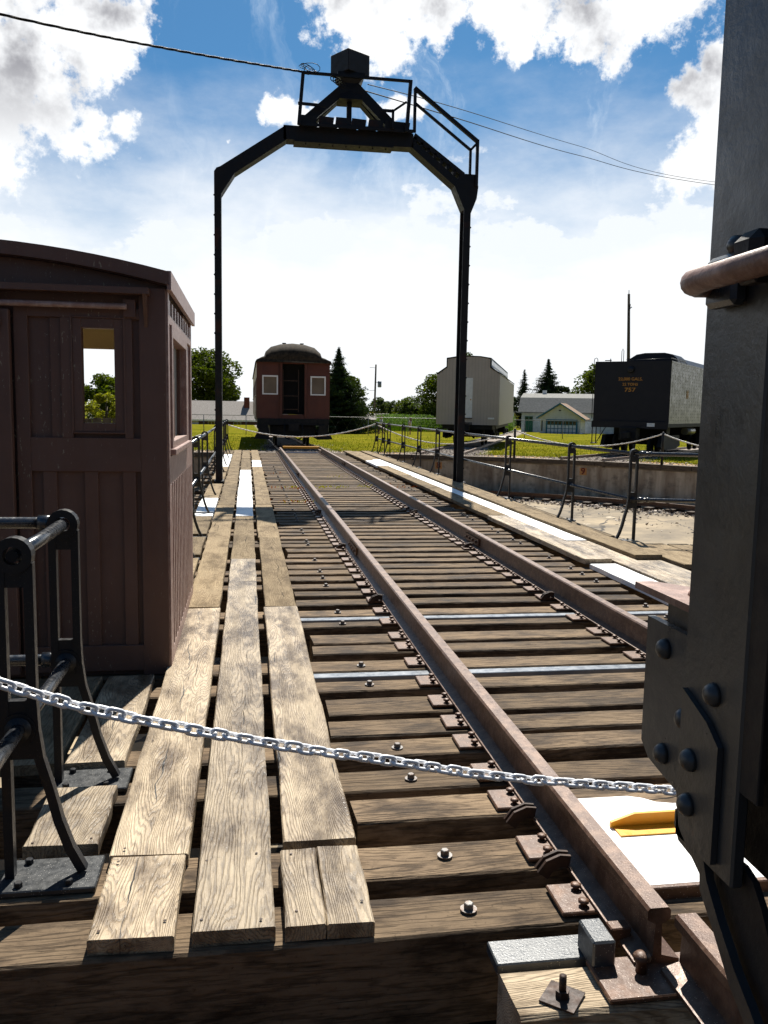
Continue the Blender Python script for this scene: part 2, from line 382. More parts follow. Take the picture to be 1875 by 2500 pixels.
    n = t.noise(t.mapv(o, (5, 5, 9)), 1.4, 5, .75)
    c = t.mix(t.rng(n, .4, .62), (.17, .145, .125), (.30, .275, .25)); t.put(b.inputs['Base Color'], c); b.inputs['Roughness'].default_value = .9
    m, t, b = mat('shingle_brown'); o = t.new('ShaderNodeTexCoord').outputs['Object']
    n = t.noise(t.mapv(o, (4, 4, 12)), 1.4, 4, .7)
    c = t.mix(t.rng(n, .4, .62), (.17, .10, .06), (.28, .18, .11)); t.put(b.inputs['Base Color'], c); b.inputs['Roughness'].default_value = .9
    def siding(name, c1, c2, axis, freq, depth):
        m, t, b = mat(name); o = t.new('ShaderNodeTexCoord').outputs['Object']
        x, y, z = t.sep(o); s = {'H': z, 'V': t.math('ADD', x, y)}[axis]
        fr = t.math('FRACT', t.math('MULTIPLY', s, freq))
        gr = t.math('LESS_THAN', fr, depth)
        n = t.noise(o, 2.2, 5, .6)
        c = t.mix(t.math('MULTIPLY', gr, .45), t.mix(t.rng(n, .35, .65), c1, c2), tuple(k*.45 for k in c1))
        t.put(b.inputs['Base Color'], c); b.inputs['Roughness'].default_value = .65
        bump(t, b, t.math('SUBTRACT', 1, gr), .5, .01)
    siding('siding_beige', (.50, .44, .40), (.46, .40, .36), 'V', 6.5, .10)
    siding('siding_white', (.70, .73, .76), (.58, .61, .64), 'H', 5.0, .10)
    siding('siding_blue_white', (.60, .66, .70), (.46, .53, .58), 'H', 4.0, .10)
    m, t, b = mat('brick_wall'); o = t.new('ShaderNodeTexCoord').outputs['Object']
    bk = t.new('ShaderNodeTexBrick'); x, y, z = t.sep(o); t.put(bk.inputs['Vector'], t.comb(x, z, 0)); bk.inputs['Scale'].default_value = 3.2
    bk.inputs['Color1'].default_value = (.17, .055, .04, 1); bk.inputs['Color2'].default_value = (.10, .04, .03, 1); bk.inputs['Mortar'].default_value = (.22, .18, .15, 1)
    t.put(b.inputs['Base Color'], bk.outputs[0]); b.inputs['Roughness'].default_value = .9
    m, t, b = mat('glass_dark'); b.inputs['Base Color'].default_value = (.02, .025, .03, 1); b.inputs['Roughness'].default_value = .06; b.inputs['Specular IOR Level'].default_value = .7
    m, t, b = mat('glass_tan'); v, r = objvec(t)
    t.put(b.inputs['Base Color'], t.mix(t.noise(v, 1.6, 2, .5), (.10, .07, .05), (.26, .21, .16))); b.inputs['Roughness'].default_value = .12
    m, t, b = mat('rope_white'); b.inputs['Base Color'].default_value = (.78, .74, .66, 1); b.inputs['Roughness'].default_value = .6
    m, t, b = mat('inside_shade'); b.inputs['Base Color'].default_value = (.006, .006, .006, 1); b.inputs['Roughness'].default_value = .9  # near-black colour standing in for shade in hollows and gaps
    m, t, b = mat('screen_mesh'); v, r = objvec(t)
    t.put(b.inputs['Base Color'], t.mix(t.noise(v, 60, 3, .7), (.05, .05, .04), (.22, .21, .18))); b.inputs['Roughness'].default_value = .7
ground_mats()

# ------------------------------------------------------------------ mesh helpers
def tag(o, label=None, cat=None, group=None, kind=None):
    if label: o['label'] = label
    if cat: o['category'] = cat
    if group: o['group'] = group
    if kind: o['kind'] = kind
    return o
def thing(name, label, cat, loc=(0, 0, 0), rz=0, group=None):
    o = bpy.data.objects.new(name, None); COL.objects.link(o); o.empty_display_size = .3
    o.location = loc; o.rotation_euler = (0, 0, rz)
    return tag(o, label, cat, group)
def worldloc(o):
    p = Vector((0, 0, 0))
    while o: p += o.location; o = o.parent
    return p
class MB:
    def __init__(s): s.v = []; s.f = []; s.sm = []
    def add(s, vs, fs, sm=False):
        k = len(s.v); s.v += [tuple(v) for v in vs]; s.f += [tuple(i+k for i in f) for f in fs]; s.sm += [sm]*len(fs); return s
    def box(s, x0, x1, y0, y1, z0, z1):
        v = [(x, y, z) for z in (z0, z1) for y in (y0, y1) for x in (x0, x1)]
        return s.add(v, [(0, 2, 3, 1), (4, 5, 7, 6), (0, 1, 5, 4), (2, 6, 7, 3), (0, 4, 6, 2), (1, 3, 7, 5)])
    def cbox(s, x0, x1, y0, y1, z0, z1, c=.004):
        vs, fs = [], []
        for ax in range(3):
            for sg in (0, 1):
                lim = [(x0, x1), (y0, y1), (z0, z1)]
                a, b = [(1, 2), (2, 0), (0, 1)][ax]
                q = []
                for (i, j) in ((0, 0), (1, 0), (1, 1), (0, 1)):
                    p = [0, 0, 0]; p[ax] = lim[ax][sg]
                    p[a] = lim[a][i]+(c if i == 0 else -c); p[b] = lim[b][j]+(c if j == 0 else -c); q.append(tuple(p))
                if sg == 0: q.reverse()
                vs += q
        bm = bmesh.new(); bv = [bm.verts.new(v) for v in vs]
        bmesh.ops.convex_hull(bm, input=bv)
        bm.verts.index_update()
        s.add([v.co[:] for v in bm.verts], [[v.index for v in f.verts] for f in bm.faces]); bm.free(); return s
    def prism(s, poly, a0, a1, axis='Y'):
        """poly: 2-D points in the plane across axis; Y -> (x,z), X -> (y,z), Z -> (x,y)"""
        n = len(poly)
        mk = {'Y': lambda p, a: (p[0], a, p[1]), 'X': lambda p, a: (a, p[0], p[1]), 'Z': lambda p, a: (p[0], p[1], a)}[axis]
        v = [mk(p, a0) for p in poly]+[mk(p, a1) for p in poly]
        f = [tuple(range(n)), tuple(range(2*n-1, n-1, -1))]+[(i, i+n, (i+1) % n+n, (i+1) % n) for i in range(n)]
        return s.add(v, f)
    def tube(s, pts, r, n=8, sm=True, caps=True, closed=False):
        pts = [Vector(p) for p in pts]; m = len(pts); vs = []; fs = []
        up = None
        for i, p in enumerate(pts):
            if closed: d = pts[(i+1) % m]-pts[i-1]
            else: d = pts[min(i+1, m-1)]-pts[max(i-1, 0)]
            d.normalize()
            if up is None:
                up = Vector((0, 0, 1)) if abs(d.z) < .9 else Vector((1, 0, 0))
            a = d.cross(up).normalized(); b = a.cross(d).normalized(); up = b
            rr = r[i] if isinstance(r, (list, tuple)) else r
            for k in range(n):
                t = 2*math.pi*k/n; vs.append(p+a*math.cos(t)*rr+b*math.sin(t)*rr)
        rng_ = m if closed else m-1
        for i in range(rng_):
            j = (i+1) % m
            for k in range(n):
                fs.append((i*n+k, i*n+(k+1) % n, j*n+(k+1) % n, j*n+k))
        s.add(vs, fs, sm)
        if caps and not closed:
            k = len(s.v)-len(vs)
            s.f.append(tuple(k+i for i in range(n-1, -1, -1))); s.sm.append(False)
            s.f.append(tuple(k+(m-1)*n+i for i in range(n))); s.sm.append(False)
        return s
    def sweep(s, path, w, th, y=0.):
        """flat bar following a path in the x-z plane; th in plane, w along y"""
        pts = [Vector((p[0], p[1])) for p in path]; m = len(pts); vs = []; fs = []
        for i, p in enumerate(pts):
            d = (pts[min(i+1, m-1)]-pts[max(i-1, 0)]).normalized(); n = Vector((-d.y, d.x))*th/2
            for sx, sy in ((1, -1), (1, 1), (-1, 1), (-1, -1)):
                q = p+n*sx; vs.append((q.x, y+sy*w/2, q.y))
        for i in range(m-1):
            for k in range(4): fs.append((i*4+k, i*4+(k+1) % 4, i*4+4+(k+1) % 4, i*4+4+k))
        fs += [(3, 2, 1, 0), tuple((m-1)*4+k for k in range(4))]
        return s.add(vs, fs)
    def lathe(s, prof, c=(0, 0, 0), n=12, axis='Z', sm=True):
        vs, fs = [], []; m = len(prof)
        for (r, h) in prof:
            for k in range(n):
                t = 2*math.pi*k/n; a, b = r*math.cos(t), r*math.sin(t)
                p = {'Z': (a, b, h), 'Y': (a, h, b), 'X': (h, a, b)}[axis]
                vs.append((p[0]+c[0], p[1]+c[1], p[2]+c[2]))
        for i in range(m-1):
            for k in range(n): fs.append((i*n+k, i*n+(k+1) % n, (i+1)*n+(k+1) % n, (i+1)*n+k))
        fs += [tuple(range(n-1, -1, -1)), tuple((m-1)*n+k for k in range(n))]
        return s.add(vs, fs, sm)
    def bar(s, a, b, w, h=None, up=(0, 0, 1)):
        h = h or w; a, b = Vector(a), Vector(b); d = (b-a).normalized(); u = Vector(up)
        if abs(d.dot(u)) > .98: u = Vector((0, 1, 0))
        x = d.cross(u).normalized()*w/2; z = x.cross(d).normalized()*h/2
        v = [p+x*i+z*j for p in (a, b) for i, j in ((-1, -1), (1, -1), (1, 1), (-1, 1))]
        return s.add(v, [(3, 2, 1, 0), (4, 5, 6, 7)]+[(k, (k+1) % 4, (k+1) % 4+4, k+4) for k in range(4)])
    def rot(s, ang, c=(0, 0, 0), axis='Z', start=0):
        m = Matrix.Translation(c) @ Matrix.Rotation(ang, 4, axis) @ Matrix.Translation(-Vector(c))
        for i in range(start, len(s.v)): s.v[i] = tuple(m @ Vector(s.v[i]))
        return s
    def mesh(s, name, m, off=(0, 0, 0)):
        me = bpy.data.meshes.new(name)
        me.from_pydata([(v[0]-off[0], v[1]-off[1], v[2]-off[2]) for v in s.v], [], s.f)
        bm = bmesh.new(); bm.from_mesh(me); bmesh.ops.recalc_face_normals(bm, faces=bm.faces); bm.to_mesh(me); bm.free()
        me.polygons.foreach_set('use_smooth', s.sm)
        me.materials.append(MATS[m]); return me
    def build(s, name, m, parent=None, local=False, at=None):
        """verts are world coordinates unless local; 'at' puts the object's own origin somewhere useful"""
        base = Vector((0, 0, 0)) if local else worldloc(parent)
        org = Vector(at) if at is not None else base.copy()
        o = bpy.data.objects.new(name, s.mesh(name, m, org if not local else (Vector(at) if at is not None else (0, 0, 0))))
        COL.objects.link(o); o.parent = parent
        o.location = (Vector(at) if at is not None else Vector((0, 0, 0))) if local else org-base
        return o
def link(me, name, parent, loc, rz=0, sc=None):
    o = bpy.data.objects.new(name, me); COL.objects.link(o); o.parent = parent
    o.location = loc; o.rotation_euler = (0, 0, rz)
    if sc: o.scale = sc
    return o
def copy_tree(o, parent=None):
    c = o.copy(); COL.objects.link(c); c.parent = parent
    for ch in [k for k in o.children]: copy_tree(ch, c)
    return c
def plank(name, x0, x1, y0, y1, zt, th, m, parent, seg=.25, wob=.005, endcut=.012, ch=.005, axis='Y', tilt=0.):
    """a weathered board: wandering edges, slightly out-of-square ends, worn arrises"""
    L = y1-y0; n = max(2, min(14, int(L/seg)+1)); W_ = x1-x0; vs = []; fs = []
    ea, eb = random.uniform(-endcut, endcut), random.uniform(-endcut, endcut)
    dzl, dzr = random.uniform(-.002, .002), random.uniform(-.002, .002)
    for i in range(n+1):
        t = i/n; y = y0+L*t
        jl, jr = random.uniform(-wob, wob), random.uniform(-wob, wob)
        a, b = x0+jl, x1+jr; zz = zt+random.uniform(-.0025, .0025)
        prof = [(a, zz-th), (a, zz-ch), (a+ch, zz+dzl), (a+W_*.5, zz-.001), (b-ch, zz+dzr), (b, zz-ch), (b, zz-th)]
        for (px, pz) in prof:
            e = ea if i == 0 else (eb if i == n else 0)
            vs.append((px, y+e*((px-x0)/W_-.5)*2, pz+tilt*(t-.5)))
    k = len(vs)//(n+1)
    for i in range(n):
        for j in range(k): fs.append((i*k+j, i*k+(j+1) % k, (i+1)*k+(j+1) % k, (i+1)*k+j))
    fs += [tuple(range(k)), tuple(range(n*k+k-1, n*k-1, -1))]
    if axis == 'X': vs = [(b, a, c) for a, b, c in vs]
    mb = MB(); mb.add(vs, fs)
    c = ((x0+x1)/2, y0, zt)
    if axis == 'X': c = (y0, (x0+x1)/2, zt)
    return mb.build(name, m, parent, at=c)
def text_mesh(txt, size, depth, font_scale=(1, 1)):
    cu = bpy.data.curves.new('lettering', 'FONT'); cu.body = txt; cu.size = size; cu.extrude = depth; cu.align_x = 'CENTER'; cu.align_y = 'CENTER'
    cu.resolution_u = 3; cu.offset = size*.018
    o = bpy.data.objects.new('tmp', cu); COL.objects.link(o)
    dg = bpy.context.evaluated_depsgraph_get(); me = bpy.data.meshes.new_from_object(o.evaluated_get(dg))
    bpy.data.objects.remove(o); return me
def lettering(txt, size, m, parent, loc, rot=(R(90), 0, 0), depth=.006, sx=1.):
    me = text_mesh(txt, size, depth); me.materials.clear(); me.materials.append(MATS[m])
    o = bpy.data.objects.new('lettering', me); COL.objects.link(o); o.parent = parent; o.location = loc; o.rotation_euler = rot; o.scale = (sx, 1, 1)
    return o
def hexbolt(r=.016, h=.012, washer=True):
    m = MB()
    if washer: m.lathe([(r*1.75, 0), (r*1.75, .004)], n=12, sm=False)
    m.lathe([(r, .004), (r, h), (r*.8, h+.002)], n=6, sm=False); return m

# ------------------------------------------------------------------ ground, pit, walls
CX, CY = 1.95, 17.1
def gz(r): return -.02-.0105*max(0, r-15.5)
def build_ground():
    vs, fs = [], []; N = 144
    radii = [14.98, 15.5, 17, 20, 25, 32, 42, 60, 90, 140, 250, 600, 3000]
    for r in radii:
        for k in range(N):
            t = 2*math.pi*k/N; x, y = CX+r*math.sin(t), CY+r*math.cos(t)
            z = gz(r) if r < 200 else gz(200)
            if y < 5: z = min(z, -.42)
            vs.append((x, y, z))
    for i in range(len(radii)-1):
        for k in range(N): fs.append((i*N+k, i*N+(k+1) % N, (i+1)*N+(k+1) % N, (i+1)*N+k))
    m = MB(); m.add(vs, fs, True); tag(m.build('ground', 'ground_cover'), kind='structure')
    # pit floor: a shallow dish
    vs, fs = [], []
    for r, z in ((.01, -1.75), (4, -1.7), (10, -1.55), (13.0, -1.42), (14.9, -1.42)):
        for k in range(N):
            t = 2*math.pi*k/N; vs.append((CX+r*math.sin(t), CY+r*math.cos(t), z))
    for i in range(4):
        for k in range(N): fs.append((i*N+k, i*N+(k+1) % N, (i+1)*N+(k+1) % N, (i+1)*N+k))
    m = MB(); m.add(vs, fs, True); tag(m.build('pit_floor', 'pit_floor_concrete'), kind='structure')
build_ground()
def ring(m, r0, r1, z0, z1, a0, a1, n):
    """curved block between two radii, angles in degrees from +Y"""
    vs, fs = [], []
    for i in range(n+1):
        t = R(a0+(a1-a0)*i/n)
        for r, z in ((r0, z0), (r1, z0), (r1, z1), (r0, z1)): vs.append((CX+r*math.sin(t), CY+r*math.cos(t), z))
    for i in range(n):
        for k in range(4): fs.append((i*4+k, i*4+(k+1) % 4, i*4+4+(k+1) % 4, i*4+4+k))
    fs += [(0, 1, 2, 3), (n*4+3, n*4+2, n*4+1, n*4)]
    m.add(vs, fs)
# concrete wall round the far side and sides, lower behind the camera's end
wall = thing('pit_wall', 'stained curved concrete retaining wall round the turntable pit with dark timber coping', 'wall', (CX, CY, -1.42))
m = MB(); ring(m, 14.75, 15.05, -1.5, -.165, -150, 150, 120); ring(m, 14.78, 15.05, -1.5, -.45, 150, 210, 24)
m.build('wall_face', 'pit_wall_concrete', wall)
for k, (a0, a1) in enumerate([(a, a+12.6) for a in range(-114, 120, 13)]):
    m = MB(); ring(m, 14.70, 15.10, -.160, -.005+random.uniform(-.006, .006), a0, a1+.3, 6)
    m.build('coping_timber', 'coping_timber', wall)
m = MB(); ring(m, 14.735, 14.75, -.205, -.166, -150, 150, 100); m.build('ledge', 'pit_floor_concrete', wall)
for txt, a in (('8', 19.85), ('9', 40.35)):
    t = R(a); p = Vector((CX+14.735*math.sin(t), CY+14.735*math.cos(t), -.38))
    sg = thing('track_number_sign', 'orange stencilled number %s on the pit wall below the %s' % ((txt, 'beige railcar') if txt == '8' else (txt, 'black tender')), 'sign', p, -t, 'track numbers painted on the pit wall')
    MB().box(-.125, .125, -.004, .004, -.125, .125).build('panel', 'orange_sign', sg, local=True)
    lettering(txt, .32, 'red_digit', sg, (0, -.008, 0))
# ring rail in the pit and the ties it stands on
cr = thing('circle_rail', 'rusty circular rail at the foot of the pit wall', 'rail', (CX, CY, -1.42))
m = MB(); ring(m, 13.86, 13.93, -1.20, -1.16, -160, 160, 120); ring(m, 13.885, 13.905, -1.29, -1.20, -160, 160, 120); ring(m, 13.83, 13.96, -1.31, -1.29, -160, 160, 120)
m.build('rail', 'rust_plate', cr)
for a in range(-30, 100, 3):
    t = R(a+.7); m = MB(); m.box(-.11, .11, -.45, .45, -.055, .055); m.rot(-t)
    link(m.mesh('tie', 'wood_beam_dark'), 'tie', cr, (13.9*math.sin(t), 13.9*math.cos(t), .055))
def rubble(name, pts, size, matn, label=None):
    m = MB()
    for (x, y, z) in pts:
        s = random.uniform(*size); k = len(m.v)
        vs = [Vector((random.uniform(-1, 1), random.uniform(-1, 1), random.uniform(-.5, .6))).normalized()*s for _ in range(6)]
        bm = bmesh.new(); bv = [bm.verts.new(v+Vector((x, y, z+s*.3))) for v in vs]; bmesh.ops.convex_hull(bm, input=bv); bm.verts.index_update()
        m.add([v.co[:] for v in bm.verts], [[v.index for v in f.verts] for f in bm.faces]); bm.free()
    return tag(m.build(name, matn), label=label, kind='stuff')
pts = []
for _ in range(1500):
    a = R(random.triangular(15, 95, 50)); r = 13.72-abs(random.gauss(0, .42)); pts.append((CX+r*math.sin(a), CY+r*math.cos(a), -1.42))
for _ in range(220):
    a = R(random.uniform(5, 100)); r = random.uniform(9.5, 13.7); pts.append((CX+r*math.sin(a), CY+r*math.cos(a), -1.44))
rubble('gravel', pts, (.015, .07), 'stone', 'pale broken stones lying along the circular rail')
pts = []
for _ in range(2600):
    a = R(random.uniform(-30, 62)); r = 15.15+abs(random.gauss(0, .9)); pts.append((CX+r*math.sin(a), CY+r*math.cos(a), gz(r)))
for _ in range(1500):
    th = R(random.choice((0, 20, 20, 40))); al = random.uniform(15.2, 26); px = random.gauss(0, .8); pts.append((CX+al*math.sin(th)+px*math.cos(th), CY+al*math.cos(th)-px*math.sin(th), gz(al)))
rubble('ballast', pts, (.012, .045), 'stone', 'small ballast stones along the pit edge')
for (x, y, s) in ((7.7, 10.6, .075), (10.2, 10.75, .05)):
    m = MB(); m.lathe([(s*.5, 0), (s, s*.4), (s*.8, s*1.1), (s*.3, s*1.3)], (x, y, -1.55), 7, sm=False)
    tag(m.build('stone_lump', 'underframe'), 'dark lump of coal on the pit floor, %s' % ('nearest the railing stanchion' if x < 9 else 'farther from the railing'), 'coal', 'dark lumps on the pit floor')

# stub tracks beyond the pit
RAILP = [(-.070, 0), (.070, 0), (.070, .012), (.014, .028), (.010, .125), (.036, .140), (.036, .166), (.028, .175), (-.028, .175), (-.036, .166), (-.036, .140), (-.010, .125), (-.014, .028), (-.070, .012)]
def stub(a, label, y0=14.78, y1=46):
    t = R(a); o = thing('stub_track', label, 'track', (CX, CY, 0), -t, 'stub tracks leading off the turntable')
    for s in (-1, 1):
        m = MB(); xs = s*.7525
        vs, fs = [], []; n = len(RAILP); st = [y0, 20, 30, y1]
        for y in st:
            for p in RAILP: vs.append((xs+p[0], y, p[1]+gz(y)-.07))
        for i in range(3):
            for k in range(n): fs.append((i*n+k, i*n+(k+1) % n, i*n+n+(k+1) % n, i*n+n+k))
        fs += [tuple(range(n)), tuple(range(4*n-1, 3*n-1, -1))]
        m.add(vs, fs); m.build('rail', 'rust_rail', o, local=True)
    for k in range(14):
        y = y0+.25+k*.55; m = MB(); m.box(-1.25, 1.25, y-.1, y+.1, gz(y)-.12, gz(y)+.008); m.build('tie', 'wood_beam_dark', o, local=True)
stub(0, 'track under the red passenger coach straight ahead'); stub(20, 'track under the beige railcar'); stub(40, 'track under the black tender')

# near coping and end-of-track assembly on the fixed side
nc = thing('near_coping', 'concrete pit edge with a yellow painted stripe at the near end', 'kerb', (1.9, 1.6, -.14))
MB().cbox(-3.5, 7, .2, 2.20, -.9, -.390).build('coping_block', 'underframe', nc)  # concrete coloured near-black to stand for the shade below the first tie
MB().box(-3.5, 7, 1.80, 1.9, -.389, -.384).build('painted_stripe', 'yellow_paint', nc)
ap = thing('approach_track', 'near end of the fixed track with short tie, rusty plate and bolt', 'track', (1.24, 2.1, -.12))
plank('tie', 2.04, 2.24, .72, 3.3, .0, .30, 'wood_tie_light', ap, axis='X', ch=.012)
def rail_obj(parent, x, y0, y1, z, m='rust_rail', name='rail', bend=0.):
    mb = MB(); n = len(RAILP); vs = [(x+p[0]+(bend if k else 0), y, p[1]+z) for k, y in enumerate((y1, y0)) for p in RAILP]
    mb.add(vs, [tuple(range(n)), tuple(range(2*n-1, n-1, -1))]+[(k, k+n, (k+1) % n+n, (k+1) % n) for k in range(n)])
    return mb.build(name, m, parent)
rail_obj(ap, 1.245, -3, 2.15, .015); rail_obj(ap, 2.75, -3, 2.15, .015)
MB().cbox(.98, 1.36, 2.05, 2.23, .001, .018).build('tie_plate', 'rust_plate', ap)
MB().cbox(.72, 1.02, 2.255, 2.37, -.03, .006).build('steel_plate', 'grey_paint', ap)
MB().cbox(.985, 1.055, 2.19, 2.31, .006, .095, .006).build('stop_block', 'grey_paint', ap)
MB().cbox(1.085, 1.15, 2.29, 2.335, .0, .065).build('stop_block', 'rust_plate', ap)
MB().cbox(1.36, 1.42, 1.95, 2.13, .02, .15, .02).build('guard_plate', 'grey_paint', ap)
m = MB(); m.lathe([(.017, .018), (.015, .05), (.024, .055), (.026, .066), (.018, .075), (.006, .079)], (1.118, 2.155, 0), 12); m.build('spike', 'rust_plate', ap)
m = MB(); m.add([(.86+.07*math.cos(t), 2.1+.07*math.sin(t), z) for z in (.001, .007) for t in (R(5), R(95), R(185), R(275))], [(3, 2, 1, 0), (4, 5, 6, 7)]+[(k, (k+1) % 4, (k+1) % 4+4, k+4) for k in range(4)])
m.lathe([(.02, .007), (.02, .026)], (.86, 2.1, 0), 6, sm=False); m.lathe([(.0105, .02), (.0105, .068)], (.86, 2.1, 0), 10)
m.build('bolt', 'rust_dark', ap)

# ------------------------------------------------------------------ turntable bridge
tt = thing('turntable_bridge', 'railway turntable bridge with rusty rails on dark timber ties and plank walkways', 'turntable', (CX, CY, 0))
Y0, Y1 = 2.44, 31.75
ties = [(2.44, 2.655, 1), (2.775, 3.0, 1), (3.18, 3.39, 0), (3.465, 3.67, 1), (3.825, 4.02, 1), (4.085, 4.30, 0), (4.395, 4.64, 0), (4.78, 4.96, 1), (5.155, 5.37, 1), (5.53, 5.74, 0), (5.80, 6.02, 0), (6.25, 6.41, 1), (6.59, 6.79, 1)]
y = 6.98; pat = [0, 0, 1, 1, 1, 0, 1, 0, 0, 1, 1, 0, 1, 1]; k = 0
while y < Y1-.2:
    w = random.uniform(.185, .215); ties.append((y, y+w, pat[k % len(pat)])); y += w+random.uniform(.10, .155); k += 1
bolt_me = hexbolt(.016, .022).mesh('bolt', 'bolt_steel')
nail_me = MB().lathe([(.005, 0), (.005, .0015)], n=8, sm=False).mesh('nail', 'rust_dark')
for i, (a, b, lng) in enumerate(ties):
    xl, xr = (-1.05, 4.75) if lng else (random.uniform(.40, .47), random.uniform(3.42, 3.48))
    if i in (0,): xl, xr = -1.6, 5.4
    o = plank('tie', a, b, xl, xr, random.uniform(-.006, 0), .21 if i else .31, 'wood_tie', tt, seg=.5, wob=.004, axis='X', ch=.008)
    if lng and i > 0 or i == 0:
        if b < 24:
            for bx in (.71, 3.33): link(bolt_me, 'bolt', tt, (bx-CX, (a+b)/2-CY+random.uniform(-.02, .02), .0))
for yy in (5.055, 6.47):
    o = MB().cbox(.15, 4.6, yy-.042, yy+.042, -.2, .004).build('steel_channel', 'steel_channel', tt)
for s in (-.9, .9): MB().box(CX+s-.2, CX+s+.2, 3.0, 31.4, -1.2, -.215).build('girder', 'underframe', tt)
for k in range(7):
    yy = 3.4+k*4.4; MB().box(CX-.7, CX+.7, yy-.05, yy+.05, -1.0, -.35).build('cross_frame', 'underframe', tt)
for k in range(10):
    yy = 2.8+k*3.1
    for sx in (-1, 1):
        MB().bar((CX+sx*1.1, yy, -.95), (CX+sx*2.75, yy, -.24), .09).build('bracket', 'underframe', tt)
# rails, tie plates, spikes
for x in (1.18, 2.685): rail_obj(tt, x, 2.185 if x < 2 else 2.3, 31.65, .016)
sp_me = MB().lathe([(.010, 0), (.010, .012), (.018, .015), (.019, .022), (.010, .027)], n=8).mesh('spike', 'rust_plate')
pl = MB().cbox(-.18, .18, -.085, .085, 0, .016, .004); pl_me = pl.mesh('tie_plate', 'rust_plate')
pf = MB().box(-.18, .18, -.085, .085, 0, .016)
for sx, sy in ((-.088, .04), (.088, -.04), (-.135, -.05), (.135, .05)): pf.box(sx-.014, sx+.014, sy-.014, sy+.014, .016, .046)
pf_me = pf.mesh('tie_plate', 'rust_plate')
for i, (a, b, lng) in enumerate(ties):
    for x in (1.18, 2.685):
        near = b < 13
        o = link(pl_me if near else pf_me, 'tie_plate', tt, (x-CX, (a+b)/2-CY, .001), random.uniform(-.02, .02))
        if near:
            for sx, sy in ((-.088, .045), (.088, -.045), (-.098, -.05)):
                link(sp_me, 'spike', o, (sx, sy, .012))
def anchor(x, y):
    m = MB()
    for d in (0, .03):
        m.sweep([(x-.11, .0), (x-.085, .035), (x-.045, .05), (x-.012, .045)], .012, .045, y+d)
    m.build('rail_anchor', 'rust_dark', tt)
for yy in (2.72, 3.09, 7.0, 9.75, 13.1): anchor(1.13, yy); anchor(2.635, yy)
for x, yy in ((1.18, 9.35), (1.18, 20.1), (2.685, 9.9), (2.685, 24.)):
    m = MB(); m.box(x-.034, x-.016, yy-.3, yy+.3, .055, .135)
    for k in range(4): m.lathe([(.016, x-.034), (.016, x-.055)], (0, yy-.22+k*.147, .095), 6, 'X', sm=False)
    m.build('joint_bar', 'rust_rail', tt)
# walkway boards, left
def row(rows, xa, xb, zt=.05, th=.05):
    for y0, y1, mt in rows:
        far = y0 > 12
        plank('plank', xa+random.uniform(-.006, .006), xb+random.uniform(-.006, .006), y0+.004, y1-.004, zt+random.uniform(-.004, .004), th, mt, tt, seg=.3 if not far else .8, wob=.004 if not far else .008)
B, N_, Wt = 'wood_bleached', 'wood_tan', 'white_plank'
row([(2.455, 2.945, B), (2.945, 6.73, B), (6.73, 10.4, N_), (10.4, 14.0, N_), (14, 17.65, N_), (17.65, 21.4, N_), (21.4, 25.6, N_), (25.6, 29.8, N_), (29.8, 32.2, N_)], -.473, -.212)
row([(2.46, 7.76, B), (7.76, 8.92, B), (8.92, 12.53, N_), (12.53, 15.3, Wt), (15.3, 21.9, Wt), (21.9, 27, N_), (27, 32.2, N_)], -.172, .083)
row([(6.73, 10.41, N_), (10.41, 13.99, N_), (13.99, 17.9, N_), (17.9, 20.5, N_), (20.5, 23.17, N_), (23.17, 26.14, Wt), (26.14, 32.3, N_)], .132, .385)
plank('plank', .130, .388, 2.962, 6.71, .052, .05, B, tt, seg=.3)
h1 = plank('plank', .114, .2395, 2.452, 2.918, .049, .05, B, tt, seg=.1, endcut=.004, wob=.003); h2 = plank('plank', .2425, .388, 2.45, 2.925, .049, .05, B, tt, seg=.1, endcut=.004, wob=.003)
bm = bmesh.new(); bm.from_mesh(h1.data); n1 = len(bm.verts); bm.from_mesh(h2.data); bm.verts.ensure_lookup_table()
for v in list(bm.verts)[n1:]: v.co += h2.location-h1.location
bm.to_mesh(h1.data); bm.free(); bpy.data.objects.remove(h2); h1['label'] = 'short deck board split down the middle'
# outer rows, left
plank('plank', -.79, -.532, 3.045, 3.53, .05, .05, B, tt, seg=.12); plank('plank', -.795, -.535, 3.785, 5.03, .05, .05, B, tt); plank('plank', -1.07, -.83, 3.78, 5.02, .05, .05, N_, tt)
plank('plank', -1.36, -1.11, 3.0, 5.02, .05, .05, N_, tt)
for a, b, mt in ((7.5, 9.0, N_), (9.22, 10.5, N_), (10.75, 12.48, N_), (12.56, 12.85, Wt), (13.05, 15.05, Wt), (15.1, 17.9, N_), (19.0, 21.1, N_), (21.4, 23.06, N_), (23.1, 27.0, Wt), (27.05, 29.2, Wt), (29.4, 32.0, N_)):
    plank('plank', -.77, -.50, a, b, .05, .05, mt, tt, seg=.8)
# walkway boards, right
row([(8.46, 12.2, B), (12.2, 16, N_), (16, 19.8, N_), (19.8, 23.15, N_), (23.15, 25.6, Wt), (25.6, 31.6, N_)], 3.50, 3.80, .095, .055)
plank('plank', 3.545, 3.83, 4.6, 8.43, .05, .05, Wt, tt)
row([(4.2, 9.92, B)], 3.86, 4.13, .06, .05)
row([(9.92, 15.4, Wt), (15.4, 21.5, Wt), (21.5, 26.7, Wt), (26.7, 31.7, N_)], 3.84, 4.11, .07, .05)
row([(8.66, 12.4, N_), (12.4, 16.8, N_), (16.8, 21, N_), (21, 25.3, N_), (25.3, 31.7, N_)], 4.15, 4.46, .095, .05)
row([(3.8, 8.64, B)], 4.16, 4.44, .045, .05)
row([(10.4, 14, N_), (14, 18.5, N_), (19.1, 23.5, N_), (23.5, 31.6, N_)], 4.49, 4.70, .045, .05)
